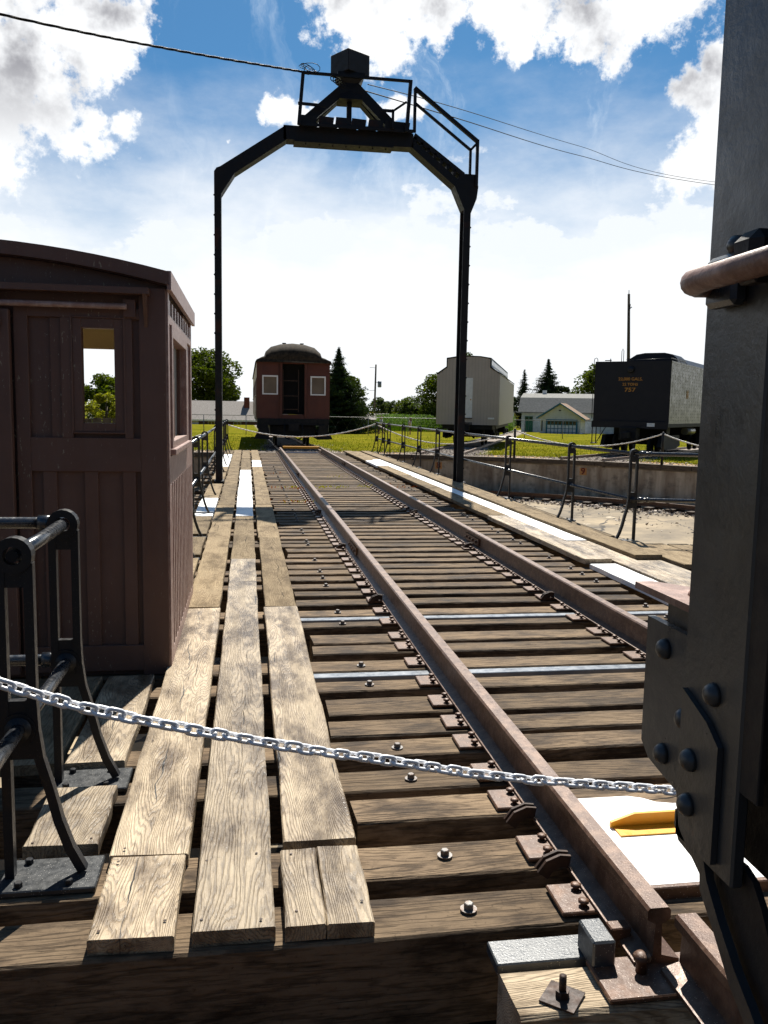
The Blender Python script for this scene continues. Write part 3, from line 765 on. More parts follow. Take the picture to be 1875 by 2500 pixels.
row([(8.2, 9.85, N_)], 4.48, 4.74, .07, .05); row([(5.2, 9.8, N_)], 4.77, 5.03, .045, .05); row([(6.4, 9.72, N_)], 5.06, 5.32, .045, .05); row([(6.9, 9.7, N_)], 5.35, 5.62, .045, .05)
for yy in (6.0, 7.6, 9.4):
    plank('support_timber', yy-.1, yy+.1, 4.4, 5.7, -.006, .2, 'wood_beam_dark', tt, axis='X')
for yy in (3.6, 5.2, 6.6, 7.9):
    plank('support_timber', yy-.1, yy+.1, -2.9, -1.0, -.012, .2, 'wood_beam_dark', tt, axis='X')
for (x, y) in ((-.44, 2.50), (-.25, 2.53), (-.44, 2.90), (-.43, 2.99), (-.14, 2.52), (.04, 2.5), (-.14, 2.87), (.03, 2.9), (.15, 2.53), (.36, 2.56), (.15, 2.88), (.36, 3.02), (-.76, 3.07), (-.56, 3.08), (-.44, 4.0), (-.24, 4.0), (.16, 3.9), (.35, 3.9)):
    link(nail_me, 'nail', tt, (x-CX, y-CY, .051))
# end stops: yellow bar at the far end, latch plate at the near end
m = MB(); m.cbox(1.27, 2.6, 31.45, 31.62, .16, .24, .01); m.build('end_bar', 'yellow_paint', tt)
MB().box(1.3, 2.56, 31.36, 31.42, .0, .05).build('end_plate', 'white_paint', tt)
lp = thing('latch_plate', 'white steel lock plate with yellow bar between the near ends of the rails', 'plate', (1.9, 2.9, .0))
r_ = []
poly = [(1.262, 2.56), (2.6, 2.56), (2.6, 3.13), (1.72, 3.13), (1.655, 3.15), (1.615, 3.19), (1.56, 3.215), (1.262, 3.215)]
MB().prism(poly, .004, .032, 'Z').build('plate', 'white_paint', lp)
MB().cbox(1.24, 2.6, 2.535, 2.558, -.12, .034).build('front_lip', 'rust_plate', lp)
m = MB(); m.prism([(1.375, .034), (2.5, .034), (2.5, .088), (1.47, .086), (1.375, .056)], 2.955, 2.969, 'Y'); m.prism([(1.385, .0325), (2.5, .0325), (2.5, .038), (1.385, .038)], 2.885, 2.955, 'Y'); m.build('locking_bar', 'yellow_paint', lp)

# weeds growing between the far ties
def weeds(name, spots, matn, label):
    m = MB()
    for (x, y, n, s) in spots:
        for _ in range(n):
            px, py = x+random.gauss(0, s), y+random.gauss(0, .05); a = random.uniform(0, 6.3); h = random.uniform(.01, .05); w = random.uniform(.008, .02)
            c, d = math.cos(a)*w, math.sin(a)*w
            m.add([(px-c, py-d, h), (px+c, py+d, h+.01), (px+c*.3, py+d*.3+.01, h+.035)], [(0, 1, 2)])
    return tag(m.build(name, matn), label, None, None, 'stuff')
weeds('yellow_weeds', [(.83, 17.2, 22, .1), (1.5, 17.3, 30, .12), (1.85, 17.3, 26, .1), (2.4, 17.5, 26, .08), (2.0, 20, 14, .1), (.9, 14.6, 20, .2)], 'weed_yellow', 'tiny yellow weeds between the ties')
weeds('red_weeds', [(.6, 17.2, 20, .15), (1.0, 17, 20, .1), (.8, 14.6, 24, .25), (2.9, 18, 20, .2), (3.2, 17.4, 20, .2), (.6, 21, 14, .2)], 'weed_red', 'tiny red weeds between the ties')

# ------------------------------------------------------------------ railings
def stanchion_mesh(sgn):
    """x=0 is the outer straight leg, the bowed leg runs in towards the walkway"""
    m = MB(); g = sgn
    m.sweep([(0, .0), (0, .5), (0, 1.06)], .036, .030)
    path = [(g*.088, 1.08), (g*.088, .62), (g*.092, .52), (g*.105, .42), (g*.135, .31), (g*.160, .20), (g*.193, .10), (g*.235, .015)]
    m.sweep(path, .036, .030)
    for zc, ro, w in ((1.105, .060, .05), (.525, .054, .044)):
        c = g*.044; n = 20; vs, fs = [], []
        for k in range(n):
            t = 2*math.pi*k/n
            for r, y in ((ro, -w/2), (ro, w/2), (.030, w/2), (.030, -w/2)): vs.append((c+r*math.cos(t), y, zc+r*math.sin(t)))
        for k in range(n):
            for j in range(4): fs.append((k*4+j, k*4+(j+1) % 4, ((k+1) % n)*4+(j+1) % 4, ((k+1) % n)*4+j))
        m.add(vs, fs, False)
        m.lathe([(.042, -w/2-.012), (.042, w/2+.012)], (c, 0, zc), 16, 'Y') if zc < .6 else None
    m.box(min(0, g*.09), max(0, g*.09), -.015, .015, .42, .48); m.box(min(0, g*.09), max(0, g*.09), -.015, .015, .565, .62); m.box(min(0, g*.088), max(0, g*.088), -.015, .015, 1.0, 1.05)
    return m
def base_mesh(sgn):
    return MB().cbox(min(-.03, sgn*.29), max(.03, sgn*.29) if sgn > 0 else .03, -.1, .11, .001, .022, .004)
hb = hexbolt(.014, .022, False).mesh('bolt', 'black_rail')
st_me = {}; bs_me = {}
for g in (1, -1): st_me[g] = stanchion_mesh(g).mesh('stanchion', 'black_rail'); bs_me[g] = base_mesh(g).mesh('base_plate', 'plate_black')
def railing(label, x, ys, sgn, y_from, y_to, extra=None):
    o = thing('pipe_railing', label, 'railing', (x, ys[0], 0), 0, 'pipe railings on the turntable')
    for yy in ys:
        s = link(st_me[sgn], 'stanchion', o, (0, yy-ys[0], .018))
        link(bs_me[sgn], 'base_plate', o, (0, yy-ys[0], 0))
        if yy < 13:
            for bx in (.04, .20):
                for by in (-.07, .08): link(hb, 'bolt', o, (sgn*bx, yy-ys[0]+by, .016))
    px = x+sgn*.044
    for z in (1.123, .543):
        m = MB(); m.tube([(px, y_from, z), (px, (y_from+y_to)/2, z-.004), (px, y_to, z)], .0245, 12); m.build('rail_pipe', 'pipe_metal', o)
    return o
rl = railing('black pipe railing at the lower left in front of the brown cab', -.79, [2.9, 3.66], 1, 2.905, 3.66)
pipe = [c for c in rl.children if c.name.startswith('rail_pipe')]
m = MB(); m.tube([(-.746, 2.88, .543), (-.746, 2.3, .543)], .0245, 12); m.build('rail_pipe', 'pipe_metal', rl)
for z in (1.123, .543):
    m = MB(); m.tube([(-.746, 3.69, z), (-2.9, 3.69, z)], .0245, 12); m.lathe([(.033, -.79), (.033, -.85)], (0, 3.69, z), 12, 'X'); m.build('rail_pipe', 'pipe_metal', rl)
m = MB(); m.lathe([(.019, 2.868), (.019, 2.873)], (-.746, 0, 1.123), 16, 'Y', sm=False); m.build('pipe_bore', 'inside_shade', rl)  # black disc paints the shade inside the open pipe end
railing('black pipe railing beyond the brown cab along the left walkway', -.79, [7.9, 9.12, 10.65, 12.9, 15.6, 21.3, 23.8, 27.06, 29.36, 31.9], 1, 7.4, 31.95)
rr = railing('black pipe railing along the right walkway', 4.835, [10.17, 12.28, 15.46, 21.5, 23.9, 26.4, 29.2, 30.4, 32.0], -1, 10.17, 32.05)
for z in (1.123, .543):
    m = MB(); m.tube([(4.79, 10.17, z), (4.99, 10.13, z), (7.9, 9.55, z-.01)], .0245, 12)
    m.tube([(4.86, 10.16, z), (4.93, 10.145, z)], .034, 12); m.tube([(4.96, 10.135, z), (5.0, 10.13, z)], .031, 12); m.build('rail_pipe', 'pipe_metal', rr)
s = link(st_me[-1], 'stanchion', rr, (2.6, -.45, .018), R(80))

# ------------------------------------------------------------------ operator's cab
cab = thing('operator_cab', 'brown painted wooden operator cab with arched roof and beaded board sides', 'cab', (-1.7, 6.3, 0))
CXL, CXR, CF, CB_ = -3.05, -.465, 5.2, 7.30
P = 'cab_brown'
def fr(x0, x1, z0, z1, y0=None, y1=None, name='trim_board', m_=P): 
    return MB().cbox(x0, x1, CF-.012 if y0 is None else y0, CF+.02 if y1 is None else y1, z0, z1, .002).build(name, m_, cab)
# front wall built round the door window opening
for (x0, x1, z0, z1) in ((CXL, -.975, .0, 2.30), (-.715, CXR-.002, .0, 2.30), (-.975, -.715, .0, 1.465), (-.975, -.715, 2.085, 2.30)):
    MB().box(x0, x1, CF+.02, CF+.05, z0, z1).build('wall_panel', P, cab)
# gable above the wall head
def arc(x): return 2.490-.090*(x+1.72)**2
xs = [CXL+(CXR-CXL)*k/16 for k in range(17)]
MB().prism([(CXL, 2.28)]+[(x, arc(x)-.05) for x in xs]+[(CXR, 2.28)], CF+.018, CF+.05, 'Y').build('gable', P, cab)
# roof
vs, fs = [], []; rx = [CXL-.1+(CXR-CXL+.125)*k/20 for k in range(21)]
for yy in (CF-.05, CB_+.08):
    for x in rx: vs.append((x, yy, arc(x)+.02))
    for x in reversed(rx): vs.append((x, yy, arc(x)-.055))
n = 42
fs = [tuple(range(n)), tuple(range(2*n-1, n-1, -1))]+[(k, k+n, (k+1) % n+n, (k+1) % n) for k in range(n)]
MB().add(vs, fs).build('roof', 'roof_fabric', cab)
MB().prism([(x, arc(x)+.026) for x in rx]+[(x, arc(x)-.048) for x in reversed(rx)], CF-.066, CF-.052, 'Y').build('fascia', P, cab)
MB().box(rx[-1]-.012, rx[-1]+.012, CF-.06, CB_+.09, arc(rx[-1])-.075, arc(rx[-1])+.03).build('eave_board', 'cab_brown_worn_lit', cab)
# stiles and rails on the front
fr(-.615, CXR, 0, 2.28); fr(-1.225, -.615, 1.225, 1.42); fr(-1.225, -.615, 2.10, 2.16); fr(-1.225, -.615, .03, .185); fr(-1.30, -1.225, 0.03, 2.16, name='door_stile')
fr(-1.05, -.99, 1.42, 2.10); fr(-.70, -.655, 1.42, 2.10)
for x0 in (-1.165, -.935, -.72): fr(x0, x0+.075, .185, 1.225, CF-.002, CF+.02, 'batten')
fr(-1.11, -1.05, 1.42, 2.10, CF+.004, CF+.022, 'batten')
for (x0, x1, z0, z1) in ((-.985, -.935, 1.455, 2.10), (-.755, -.705, 1.455, 2.10), (-.935, -.755, 1.455, 1.505), (-.935, -.755, 2.045, 2.10)):
    fr(x0, x1, z0, z1, CF-.008, CF+.06, 'window_frame')
for (x0, x1, z0, z1) in ((-.995, -.985, 1.445, 2.11), (-.705, -.695, 1.445, 2.11), (-.985, -.705, 1.445, 1.455), (-.985, -.705, 2.10, 2.11)):
    fr(x0, x1, z0, z1, CF-.018, CF+.0, 'window_moulding')
# sliding door leaf at the left, its hood and hanging rod
sd = MB().cbox(-2.3, -1.31, CF-.075, CF-.02, .04, 2.13, .004).build('sliding_door', P, cab)
MB().prism([(-2.9, 2.27), (-.55, 2.27), (-.55, 2.235), (-2.9, 2.235)], CF-.10, CF-.0, 'Y').build('door_hood', P, cab)
MB().prism([(CF, 2.235), (CF-.09, 2.235), (CF-.075, 2.20), (CF, 2.03)], -.585, -.565, 'X').build('hood_bracket', P, cab)
MB().tube([(-2.6, CF-.06, 2.165), (-.675, CF-.06, 2.165)], .017, 10).build('door_rod', 'cab_brown_worn_lit', cab)
fr(-.70, -.63, 2.11, 2.21, CF-.03, CF+.0, 'rod_bracket')
MB().prism([(-1.45, 2.22), (-1.37, 2.22), (-1.345, 2.06), (-1.37, 1.98), (-1.45, 1.94)], CF-.10, CF-.08, 'Y').build('door_hanger', P, cab)
# right side (towards the track)
Wn = 'cab_brown_worn_lit'
def sd_(y0, y1, z0, z1, x0=None, x1=None, name='trim_board', m_=Wn):
    return MB().cbox(CXR-.02 if x0 is None else x0, CXR+.012 if x1 is None else x1, y0, y1, z0, z1, .002).build(name, m_, cab)
for (y0, y1, z0, z1) in ((CF+.05, 5.36, 0, 2.28), (6.62, CB_, 0, 2.28), (5.36, 6.62, 0, 1.36), (5.36, 6.62, 2.09, 2.14)):
    MB().box(CXR-.045, CXR-.005, y0, y1, z0, z1).build('wall_panel', Wn, cab)
sd_(CF+.005, CF+.09, 0, 2.28); sd_(CB_-.1, CB_, 0, 2.28); sd_(CF+.09, CB_-.1, 0.0, .13); sd_(CF+.09, CB_-.1, 1.14, 1.31); sd_(CF+.09, CB_-.1, 2.09, 2.145)
MB().cbox(CXR-.04, CXR+.045, 5.28, 6.72, 1.32, 1.355, .004).build('window_sill', Wn, cab)
for (y0, y1, z0, z1) in ((5.34, 5.42, 1.356, 2.09), (6.56, 6.64, 1.356, 2.09), (5.42, 6.56, 2.02, 2.088), (5.42, 6.56, 1.356, 1.40)): sd_(y0, y1, z0, z1, CXR-.04, CXR+.022, 'window_frame')
for (y0, y1, z0, z1) in ((5.42, 5.47, 1.40, 2.02), (6.51, 6.56, 1.40, 2.02), (5.965, 6.015, 1.40, 2.02)): sd_(y0, y1, z0, z1, CXR-.06, CXR-.02, 'window_sash', P)
MB().box(CXR-.05, CXR-.046, 5.42, 6.56, 1.40, 2.02).build('window_screen', 'screen_mesh', cab)  # rusty insect screen
for k in range(14):
    y0 = CF+.10+k*.137
    sd_(y0, y0+.070, .13, 1.14, CXR-.02, CXR+.012, 'beaded_board')
MB().box(CXR-.004, CXR-.001, CF+.09, CB_-.1, .13, 1.14).build('board_gap_shade', 'inside_shade', cab)  # black sheet over the wall paints the shade between the boards
for k in range(9):
    y0 = CF+.11+k*.22; sd_(y0, y0+.09, 2.145, 2.235, CXR-.02, CXR+.008, 'vent_bar')
MB().box(CXR-.035, CXR-.03, CF+.06, CB_, 2.145, 2.28).build('vent_slot_shade', 'inside_shade', cab)  # black sheet paints the unlit space behind the vent slots
# cream back wall, window in line with the front; left opening added to let light in
for (x0, x1, z0, z1) in ((CXL, -1.75, 0, 2.4), (-.85, CXR-.05, 0, 2.3), (-1.75, -.85, 0, 1.25), (-1.75, -.85, 2.055, 2.42)):
    MB().box(x0, x1, CB_-.03, CB_, z0, z1).build('wall_panel', 'cream_paint', cab)
MB().box(CXL, CXL+.03, CF+.05, CB_-.03, 0, .9).build('wall_panel', P, cab)
MB().box(CXL, CXL+.03, CF+.05, CB_-.03, 2.1, 2.3).build('wall_panel', P, cab)
MB().box(CXL, CXR-.05, CF+.05, CB_-.03, 2.33, 2.34).build('ceiling', 'cream_paint', cab)
MB().box(CXL, CXR-.05, CF+.05, CB_-.03, .0, .02).build('floor', 'cream_paint', cab)

# ------------------------------------------------------------------ gantry over the bridge
ga = thing('power_gantry', 'tall black riveted steel gantry arching over the middle of the turntable', 'gantry', (2.08, 18.8, 0))
G = 'gantry_rusty'; GA, GB = 18.62, 18.98
def chan(poly, name, m_=G, y0=GA, y1=GB): return MB().prism(poly, y0, y1, 'Y').build(name, m_, ga)
chan([(-.67, 0), (-.53, 0), (-.53, 5.96), (-.67, 5.96)], 'post')
MB().box(-.70, -.50, 18.5, 19.1, 0, .05).build('post_foot', G, ga)
# right post: two channels back to back with a recess between
m = MB(); m.prism([(4.60, 0), (4.75, 0), (4.75, 5.9), (4.60, 5.94)], GA, GA+.03, 'Y'); m.prism([(4.60, 0), (4.75, 0), (4.75, 5.9), (4.60, 5.94)], GB-.03, GB, 'Y'); m.prism([(4.66, 0), (4.69, 0), (4.69, 5.9), (4.66, 5.94)], GA+.03, GB-.03, 'Y')
m.build('post', G, ga); MB().box(4.56, 4.79, 18.5, 19.1, 0, .05).build('post_foot', G, ga)
riv = MB().lathe([(.022, 0), (.019, -.012), (.008, -.02)], n=8, axis='X').mesh('rivet', G)
rivr = MB().lathe([(.022, 0), (.019, .012), (.008, .02)], n=8, axis='X').mesh('rivet', G)
for k in range(15):
    z = .35+k*.4
    link(riv, 'rivet', ga, (-.67-2.08, 18.7-18.8, z)); link(rivr, 'rivet', ga, (4.75-2.08, 18.63-18.8, z))
GK = 'gantry_black'
chan([(-.672, 5.96), (-.528, 5.96), (-.26, 6.38), (-.30, 6.60), (-.62, 6.475), (-.672, 6.40)], 'gusset', GK, GA-.005, GB+.005)
chan([(-.60, 6.47), (-.27, 6.375), (.80, 7.11), (.78, 7.395)], 'brace', GK)
chan([(.74, 7.12), (3.46, 7.12), (3.46, 7.40), (.74, 7.40)], 'beam', GK)
chan([(3.42, 7.13), (3.46, 7.27), (4.50, 6.50), (4.38, 6.39)], 'brace', GK)
chan([(3.46, 7.32), (3.50, 7.42), (4.60, 6.67), (4.54, 6.60)], 'stair_stringer', GK)
for k in range(8):
    t = k/7; x, z = 3.50+1.02*t, 7.31-.72*t; MB().box(x-.03, x+.03, GA, GB, z-.07, z+.03).build('step', GK, ga)
chan([(4.38, 6.39), (4.50, 6.655), (4.85, 6.65), (4.90, 6.40), (4.87, 6.15), (4.752, 5.85), (4.598, 5.92)], 'gusset', GK, GA-.005, GB+.005)
MB().box(.96, 3.04, 18.60, 19.02, 7.085, 7.119).build('soffit_plate', GK, ga)
for k in range(7): MB().lathe([(.015, 7.04), (.015, 7.075)], (1.2+k*.28, 18.66, 0), 6).build('bolt', GK, ga)
for k, x in enumerate((1.06, 1.475, 1.88, 2.29, 2.70, 3.07)):
    MB().box(x, x+(.37 if k < 5 else .36), 18.45, 19.15, 7.402, 7.43).build('deck_board', G, ga)
MB().box(1.02, 3.42, 18.44, 18.47, 7.36, 7.42).build('toe_board', GK, ga)
for k, (x0, x1) in enumerate(((1.05, 1.40), (1.445, 1.75), (1.79, 2.10), (2.12, 2.42), (2.47, 2.78), (2.82, 3.34))):
    MB().prism([(x0, 7.425), (x1, 7.425), (x1+.02, 7.575-.01*(k % 2)), (x0+.02, 7.58)], 18.475, 18.50, 'Y').build('kick_board', G, ga)
for yy in (18.6, 19.0):
    m = MB(); m.bar((1.15, yy, 7.45), (2.02, yy+(18.8-yy)*.5, 8.25), .19); m.bar((3.05, yy, 7.45), (2.22, yy+(18.8-yy)*.5, 8.25), .19); m.build('leg', GK, ga)
MB().box(2.06, 2.16, 18.75, 18.85, 7.44, 8.1).build('king_post', GK, ga)
m = MB(); m.add([(2.12+sx*a, 18.8+sy*a, z) for z, a in ((7.98, .25), (8.16, .18), (8.32, .17), (8.44, .28), (8.50, .28)) for sx, sy in ((-1, -1), (1, -1), (1, 1), (-1, 1))], [(3, 2, 1, 0), (16, 17, 18, 19)]+[(4*i+k, 4*i+(k+1) % 4, 4*i+4+(k+1) % 4, 4*i+4+k) for i in range(4) for k in range(4)])
m.build('collector_neck', GK, ga)
m = MB(); m.cbox(2.12-.29, 2.12+.29, 18.8-.29, 18.8+.29, 8.50, 8.92, .01); m.rot(R(33), (2.12, 18.8, 0)); m.build('collector_box', GK, ga)
for yy in (18.4,):
    m = MB(); m.bar((1.04, yy, 7.36), (1.12, yy, 8.36), .07); m.bar((3.27, yy, 7.36), (3.34, yy, 8.38), .07); m.bar((1.09, yy, 8.37), (3.37, yy, 8.36), .05); m.bar((1.02, yy, 7.77), (1.58, yy, 7.755), .05); m.bar((2.72, yy, 7.75), (2.98, yy, 7.75), .05); m.build('guard_rail', GK, ga)
m = MB(); m.bar((2.98, 18.4, 7.78), (2.98, 18.4, 7.40), .05); m.bar((2.98, 18.4, 7.75), (3.26, 18.4, 7.95), .04)
m.build('gate_bar', GK, ga)
m = MB()
yy = 18.6
m.bar((3.475, yy, 7.42), (3.475, yy, 8.30), .06); m.bar((3.46, yy, 8.31), (4.85, yy, 7.32), .075); m.bar((3.46, yy, 8.02), (4.70, yy, 7.14), .05)
m.bar((4.70, yy, 7.16), (4.70, yy, 6.64), .05); m.bar((4.85, yy, 7.36), (4.85, yy, 6.40), .06); m.bar((4.70, yy, 7.14), (4.85, yy, 7.30), .05); m.build('stair_rail', GK, ga)

# overhead cables
def wire(label, pts, r, twist=False, name='power_cable'):
    m = MB(); P_ = [Vector(p) for p in pts]
    def cr(t):
        k = min(int(t), len(P_)-2); u = t-k; p0 = P_[max(k-1, 0)]; p1 = P_[k]; p2 = P_[k+1]; p3 = P_[min(k+2, len(P_)-1)]
        return .5*((2*p1)+(p2-p0)*u+(2*p0-5*p1+4*p2-p3)*u*u+(3*p1-p0-3*p2+p3)*u**3)
    n = 40*(len(P_)-1); c = [cr(i*(len(P_)-1)/n) for i in range(n+1)]
    if twist:
        for ph in (0, 2.1, 4.2):
            m.tube([p+Vector((0, math.cos(i*.55+ph), math.sin(i*.55+ph)))*r for i, p in enumerate(c)], r*.9, 6)
    else: m.tube(c, r, 5)
    return tag(m.build(name, 'cable', at=pts[0]), label, 'cable', 'cables tied to the gantry')
wire('thick twisted black cable running from the upper left to the gantry', [(1.12, 18.4, 8.38), (-1.2, 16.9, 8.02), (-3.75, 15, 7.62), (-9, 11.5, 7.15)], .0125, True)
wire('upper of two thin wires running right from the gantry', [(2.5, 18.8, 8.38), (5.9, 24.6, 10.0), (14.5, 38, 13.4), (24.8, 45, 14.2), (60, 70, 21)], .011)
wire('lower of two thin wires running right from the gantry', [(2.3, 18.6, 8.2), (5.9, 24.6, 9.73), (14.5, 38, 13.0), (24.8, 45, 14.05), (60, 70, 20)], .014)
m = MB(); 
for k in range(4):
    m.tube([(1.1+.18*math.cos(t+k)*(.6+.2*k)+.15, 18.4+.05*math.sin(t*2), 8.42+.08*math.sin(t)+.02*k) for t in [i*.5 for i in range(13)]], .007, 5)
tag(m.build('cable_coil', 'cable', at=(1.2, 18.2, 8.5)), 'loops of loose black cable at the left top corner of the gantry', 'cable')
m = MB()
for k in range(5): m.tube([(1.72+.05*k+.05*math.cos(t), 18.3, 8.27-.03*k+.06*math.sin(t)) for t in [i*.6 for i in range(11)]], .011, 5)
tag(m.build('cable_coil', 'cable', at=(1.2, 18.2, 8.5)), 'bunched black cable tied under the box on the gantry', 'cable')

# ------------------------------------------------------------------ foreground freight-car corner
fc = thing('freight_car', 'dark grey riveted corner post and rusty grab iron of a railcar at the right edge', 'railcar', (.6, .2, 1.2))
CG = 'car_grey'
MB().cbox(.400, .412, .625, .722, 1.215, 2.6, .002).build('corner_post', CG, fc)
MB().cbox(.412, .50, .708, .720, 1.42, 2.6, .002).build('corner_post_flange', CG, fc)
MB().cbox(.402, .408, .6, .626, 1.30, 2.6, .001).build('corner_bead', 'car_dark', fc)
MB().prism([(.825, 1.402), (.700, 1.402), (.700, 1.245), (.742, 1.245), (.79, 1.252), (.808, 1.255), (.825, 1.268)], .413, .421, 'X').build('gusset_plate', CG, fc)
m = MB(); m.prism([(.698, .405), (.842, .405), (.842, .424), (.698, .54)], 0, .007, 'Z')
m.v = [(y, x, z+1.428) for x, y, z in m.v]; m.build('top_plate', 'chipped_rust', fc)
MB().cbox(.425, .50, .69, .81, 1.395, 1.424, .004).build('filler_block', CG, fc)
MB().prism([(.712, 1.362), (.668, 1.345), (.648, 1.33), (.648, 1.225), (.668, 1.222), (.690, 1.222), (.704, 1.232), (.712, 1.262)], .394, .3995, 'X').build('bracket_plate', CG, fc)
MB().prism([(.723, 1.240), (.723, 1.225), (.714, 1.213), (.689, 1.210), (.674, 1.202), (.672, 1.188), (.647, 1.165), (.618, 1.135), (.592, 1.117), (.54, 1.07), (.525, 1.08), (.57, 1.120), (.588, 1.135), (.611, 1.151), (.639, 1.177), (.662, 1.202), (.671, 1.222), (.690, 1.240)], .400, .408, 'X').build('stirrup_strap', CG, fc)
MB().prism([(.714, 1.228), (.669, 1.2285), (.632, 1.2315), (.616, 1.226), (.603, 1.212), (.593, 1.197), (.584, 1.181), (.541, 1.147), (.50, 1.09), (.583, 1.102), (.606, 1.110), (.633, 1.130), (.663, 1.160), (.691, 1.185), (.704, 1.205)], .414, .42, 'X').build('stirrup_plate', 'car_dark', fc)
MB().box(.46, 3.4, -7, .56, 1.20, 3.2).build('body', 'car_dark', fc)
MB().prism([(.72, 1.228), (.713, 1.228), (.690, 1.238), (.671, 1.217), (.633, 1.216), (.592, 1.216), (.3, 1.216), (.3, 2.6), (.72, 2.6)], .44, .46, 'X').build('side_sheet', 'car_dark', fc)
rv = MB().lathe([(.0125, 0), (.012, -.003), (.0095, -.007), (.005, -.0095), (.001, -.0102)], n=14, axis='X').mesh('rivet', CG)
for x, y, z in ((.413, .783, 1.378), (.413, .776, 1.272), (.413, .738, 1.322), (.400, .668, 1.370), (.394, .690, 1.302), (.394, .690, 1.260)):
    o = link(rv, 'rivet', fc, (x-.6, y-.2, z-1.2)); o.rotation_euler = (random.uniform(0, 3), 0, 0); o.scale = (1, .85, .85)
m = MB(); m.lathe([(.017, 1.435), (.016, 1.438), (.012, 1.444), (.005, 1.447)], (.442, .765, 0), 14); m.build('rivet', 'chipped_rust', fc)
m = MB(); m.tube([(.335, .40, 1.712), (.335, .60, 1.711), (.336, .622, 1.711), (.341, .636, 1.712), (.352, .654, 1.714), (.37, .683, 1.717), (.402, .715, 1.722)], [.0093, .0093, .0096, .0102, .0098, .0095, .0095], 14)
m.build('grab_iron', 'chipped_rust', fc)
m = MB(); m.cbox(.385, .400, .655, .70, 1.70, 1.742, .004); m.lathe([(.009, .40), (.008, .390), (.003, .386)], (0, .668, 1.748), 10, 'X'); m.build('grab_iron_foot', CG, fc)
m = MB(); m.cbox(.375, .400, .612, .648, 1.712, 1.752, .008); m.build('step_bolt', 'car_dark', fc)

# ------------------------------------------------------------------ foreground chain
ch = thing('chain', 'bright galvanised link chain hanging across the near end of the track', 'chain', (.3, 1.75, .86), 0)
cp = [(-.70, 1.625, 1.195), (-.457, 1.65, 1.091), (-.329, 1.669, 1.035), (-.185, 1.689, .989), (-.033, 1.709, .944), (.159, 1.732, .894), (.31, 1.75, .859), (.469, 1.767, .819), (.636, 1.785, .784), (.811, 1.802, .756), (.994, 1.82, .724), (1.25, 1.84, .68), (1.5, 1.86, .645)]
cp = [Vector(p) for p in cp]; L = [0]
for a, b in zip(cp, cp[1:]): L.append(L[-1]+(b-a).length)
def on(s):
    for i in range(len(L)-1):
        if s <= L[i+1]: return cp[i].lerp(cp[i+1], (s-L[i])/(L[i+1]-L[i]))
    return cp[-1]
lk = MB(); pts = []; hw, hl = .0098, .0125
for k in range(24):
    t = 2*math.pi*k/24; pts.append((hl*(1 if math.cos(t) > 0 else -1)*(abs(math.cos(t)) > .01)*.62+hw*math.cos(t), hw*math.sin(t), 0))
lk.tube(pts, .0043, 8, closed=True); lk_me = lk.mesh('link', 'galvanised')
s = 0; i = 0; pitch = .0262
while s < L[-1]-pitch:
    a, b = on(s), on(s+pitch); d = (b-a).normalized(); q = d.to_track_quat('X', 'Z')
    o = link(lk_me, 'link', ch, (a+b)/2-Vector((.3, 1.75, .86))+Vector((0, 0, random.uniform(-.0012, .0012)))); o.rotation_mode = 'QUATERNION'
    from mathutils import Quaternion
    o.rotation_quaternion = q @ Quaternion((1, 0, 0), R(24 if i % 2 else 114)+random.uniform(-.24, .24)); s += pitch; i += 1

# ------------------------------------------------------------------ rope barriers round the pit
def rope(label, a, b, sag, r=.024):
    a, b = Vector(a), Vector(b); n = 70; m = MB()
    for ph in (0, math.pi):
        m.tube([a.lerp(b, t)+Vector((0, 0, -sag*4*t*(1-t)))+Vector((0, math.cos(t*90*math.pi*.5+ph), math.sin(t*90*math.pi*.5+ph)))*r*.45 for t in [i/n for i in range(n+1)]], r*.72, 5)
    return tag(m.build('barrier_rope', 'rope_white', at=a), label, 'rope', 'white ropes round the pit')
rope('white rope sagging across the track in front of the red coach', (-.70, 32.0, .97), (4.77, 32.0, 1.1), .46)
rope('white rope running left from the railing end behind the brown cab', (-.76, 32.0, 1.0), (-6.3, 29.4, .98), .72)
rope('white rope between the railing end and the post by the beige railcar', (4.80, 32.0, 1.05), (9.46, 29.8, .98), .60)
rope('white rope between the two dark posts in front of the black tender', (9.46, 29.8, .98), (13.4, 26.4, 1.0), .48)
rope('white rope at the far right running behind the foreground post', (13.4, 26.4, 1.0), (15.9, 21.9, .95), .42)
for (x, y, z1, lb) in ((9.46, 29.8, 1.02, 'slim dark barrier post on the pit edge beside the beige railcar'), (13.4, 26.4, 1.04, 'slim dark barrier post on the pit edge in front of the tender'), (-6.3, 29.4, 1.0, 'slim dark barrier post at the left pit edge behind the cab'), (15.9, 21.9, 1.0, 'slim dark barrier post at the far right hidden by the foreground steel')):
    m = MB(); m.lathe([(.045, -.05), (.045, z1), (.03, z1+.02)], (x, y, 0), 8); tag(m.build('barrier_post', 'black_rail', at=(x, y, 0)), lb, 'post', 'barrier posts round the pit')

